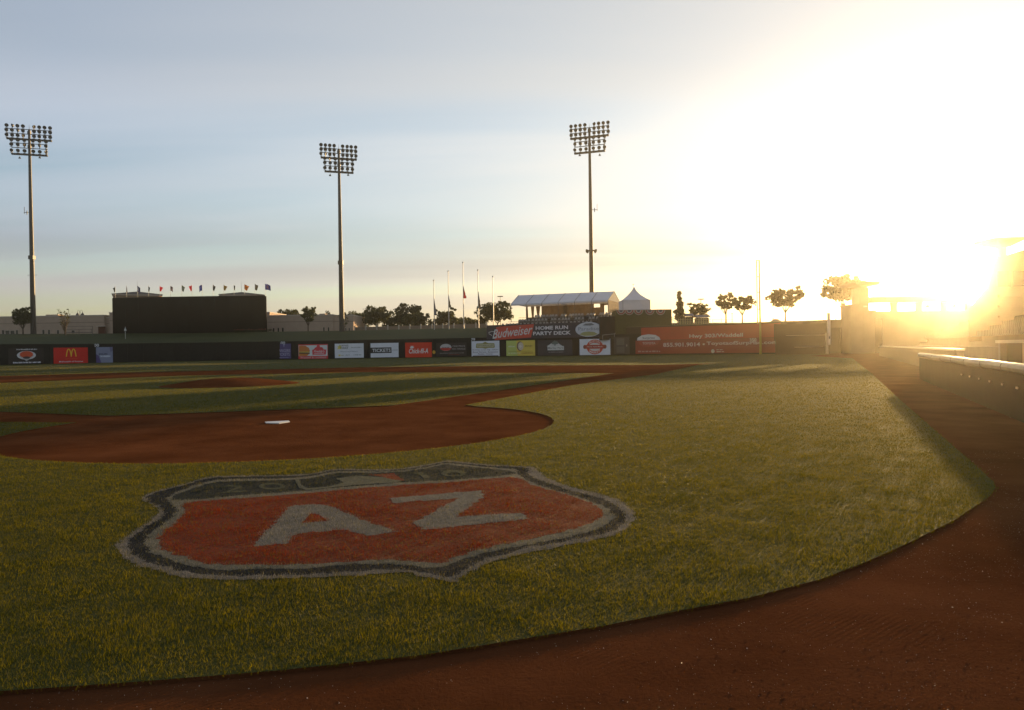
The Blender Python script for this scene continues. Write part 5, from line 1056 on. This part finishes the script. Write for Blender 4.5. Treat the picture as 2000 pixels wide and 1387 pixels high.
# ==================================================================  TREES
BARK = mat('bark', (.09, .06, .04), .95, .1, .3, 3)
LEAF = [mat('leaf_olive', (.055, .058, .012), .7, .2, .45, .6, trans=.4), mat('leaf_dark', (.030, .038, .012), .7, .2, .4, .6, trans=.35), mat('leaf_light', (.085, .085, .020), .7, .2, .4, .6, trans=.45)]
def tree(name, label, u, vb, vt, wpx, d, leaf=0, shape='round', dens=1.0, clear=.35, seed=1, group=None, lean=0.0, lsize=None, crad=1.0):
    rr = random.Random(seed); b_ = P(u, vb, d); r = empty(name, (b_.x, b_.y, b_.z - .6)); tag(r, label, 'tree', group); H_ = bz(u, vt, d) - b_.z + .6; Wd = wpx / FPX * d
    zc0 = .6 + (H_ - .6) * clear; m_ = MB(); tr = max(.09, H_ * .022)
    fork = Vector((lean * H_ * .3, 0, zc0 * (.75 if shape != 'cone' else 1))); m_.tube((0, 0, 0), fork * .5, tr * 1.25, tr, 8).tube(fork * .5, fork, tr, tr * .85, 8)
    cl_ = []
    if shape == 'cone': m_.tube(fork, (0, 0, H_ * .96), tr * .85, tr * .15, 7)
    nlimb = 7 if shape != 'bare' else 13
    for k in range(nlimb):
        a = 2 * math.pi * k / nlimb + rr.uniform(-.3, .3); rad = Wd / 2 * rr.uniform(.45, .9); top_ = Vector((fork.x + rad * math.cos(a) + lean * H_ * .2, rad * math.sin(a), zc0 + (H_ - zc0) * rr.uniform(.35, .95)))
        if shape == 'cone': continue
        mid = fork.lerp(top_, .5) + Vector((rr.uniform(-.2, .2), rr.uniform(-.2, .2), .12 * H_ * rr.uniform(.2, 1) * .5)); m_.tube(fork, mid, tr * .5, tr * .3, 6).tube(mid, top_, tr * .3, tr * .07, 5)
        for q in range(5 if shape == 'bare' else 3):
            t3 = mid.lerp(top_, rr.uniform(.1, .9)); e_ = t3 + Vector((rr.uniform(-1, 1), rr.uniform(-1, 1), rr.uniform(.1, 1))) * Wd * (.20 if shape == 'bare' else .14); m_.tube(t3, e_, tr * .13, tr * .04, 4)
            cl_.append(e_)
        cl_.append(top_)
    m_.build('trunk', BARK, r)
    nr_ = np.random.default_rng(seed); C = []
    if shape == 'cone':
        nC = 46
        for k in range(nC):
            t_ = nr_.random() ** .8; wr = (1 - t_) ** .8 * (.75 + .25 * math.sin(t_ * 21)) ; a = nr_.random() * 6.28; q = Wd / 2 * wr * nr_.uniform(.3, 1); C.append((q * math.cos(a), q * math.sin(a), zc0 + (H_ - zc0) * t_, .10 * Wd + .16 * Wd * wr))
    else:
        nC = int(46 * dens / crad ** 1.5) if shape != 'bare' else 10
        for k in range(nC):
            v_ = nr_.normal(size=3); v_ /= np.linalg.norm(v_); q = nr_.uniform(.35, 1.0) ** .6
            x, y, z = v_ * q; z = z if z > -.75 else -.75
            sq = 1.0 if shape == 'round' else (1.15 if z > 0 else .8)
            C.append((fork.x + lean * H_ * .2 + x * Wd / 2 * .86 * sq, y * Wd / 2 * .86, zc0 + (H_ - zc0) * (.5 + z * .44), Wd * nr_.uniform(.09, .17) * crad))
        for e_ in cl_: C.append((e_.x, e_.y, min(e_.z, H_ * .97), Wd * .06))
    C = np.array(C); nleaf = int((5200 if shape != 'bare' else 220) * dens)
    def fn(r_, n):
        i = r_.integers(0, len(C), n); v_ = r_.normal(size=(n, 3)); v_ /= np.linalg.norm(v_, axis=1)[:, None]; q = r_.random(n) ** .45
        return C[i, :3] + v_ * (q * C[i, 3])[:, None] * np.array([1, 1, .8])
    V, F = leaf_cloud(nleaf, fn, lsize or max(.26, Wd * .05), seed); link('crown', np_mesh(V, F), LEAF[leaf], r)
    return r
BG = 'trees beyond the berm'
tree('shade_tree', 'round leafy tree beside the left light mast', 45, 654, 598, 42, 170, 0, seed=11, clear=.28)
tree('bare_tree', 'nearly bare young tree beside the stair handrail', 127, 656, 603, 28, 168, 2, 'bare', seed=12, clear=.2)
tree('shade_tree', 'slim round tree in front of the right beige building', 602, 648, 597, 33, 174, 2, seed=13, clear=.32, dens=.8)
tree('bare_tree', 'leafless shrub-like tree between the middle mast and the building end', 671, 648, 615, 22, 174, 2, 'bare', seed=14, clear=.15)
tree('low_tree', 'low bushy tree showing over the roof of the right building', 560, 640, 606, 60, 215, 0, seed=15, clear=.2, group=BG)
tree('palm_like_tree', 'tiny round tree top above the right building roof', 641, 640, 606, 9, 230, 1, seed=16, clear=.6, dens=.3, group=BG)
bgt = [(690, 642, 607, 46, 210, 0, 'olive tree just right of the middle light mast'), (712, 644, 612, 34, 205, 1, 'dark dense tree second right of the middle light mast'), (736, 645, 597, 50, 196, 0, 'tall broad olive tree between middle mast and flagpoles'), (768, 646, 618, 42, 205, 1, 'low dark tree between the two broad olive trees'), (797, 645, 594.5, 52, 196, 1, 'tall broad dark tree left of the flagpoles'), (812, 645, 612, 50, 192, 0, 'low spreading tree at the foot of the broad dark tree'), (852, 643, 622, 30, 200, 1, 'low dark bush behind the leftmost tall flagpole'), (872, 642, 601, 42, 196, 0, 'round tree behind the second tall flagpole'), (900, 641, 622, 46, 210, 2, 'low pale bush line behind the tallest flagpole'), (926, 641, 626, 34, 210, 2, 'low pale bush behind the fourth tall flagpole'), (942, 640, 592, 26, 182, 1, 'narrow dark evergreen beside the fourth tall flagpole'), (972, 637, 590, 56, 180, 0, 'wide leafy tree at the left end of the marquee')]
for i, (u, vb, vt, w_, d, lf, lab) in enumerate(bgt): tree('background_tree', lab, u, vb, vt, w_ * 1.22, d, lf, 'round', .95 if w_ > 30 else .7, .05 if i not in (2, 4, 11) else .15, 30 + i, BG)
tree('conifer', 'dark pointed conifer right of the bunting wall', 1328, 633, 571, 30, 148, 1, 'cone', 1.1, .04, 60)
tree('small_tree', 'small loose tree behind the kiosk right of the conifer', 1364, 632, 592, 48, 152, 2, 'round', .6, .25, 61, crad=.65)
tree('field_tree', 'left tree of the pair before the foul pole', 1418, 632, 571, 44, 150, 0, 'round', .65, .40, 62, crad=.62)
tree('field_tree', 'right tree of the pair before the foul pole, with forked trunk', 1450, 632, 578, 52, 142, 0, 'flat', .6, .42, 63, crad=.58)
tree('field_tree', 'wide spreading forked tree right of the foul pole', 1534, 631, 561, 76, 138, 0, 'flat', .75, .40, 64, crad=.55)
tree('broad_tree', 'broad dense tree in front of the booth at right field', 1646, 622, 535, 92, 122, 0, 'round', 1.0, .34, 65, crad=.55)
#HAZE volume, added to imitate the golden veil of lens glare
hb = MB().box(-1450, 1450, -200, 1850, -1.1, 58)
hz = hb.build('haze', None); tag(hz, 'pale haze added to imitate lens glare toward the low sun', 'haze', kind='stuff')
hm = bpy.data.materials.new('haze'); hm.use_nodes = True; t = hm.node_tree; t.nodes.clear()
o_ = N(t, 'ShaderNodeOutputMaterial'); pv = N(t, 'ShaderNodeVolumePrincipled')
pv.inputs['Color'].default_value = (1.0, .90, .68, 1); pv.inputs['Density'].default_value = 0.00038; pv.inputs['Anisotropy'].default_value = 0.92
L(t, pv.outputs[0], o_.inputs['Volume']); hz.data.materials.append(hm)
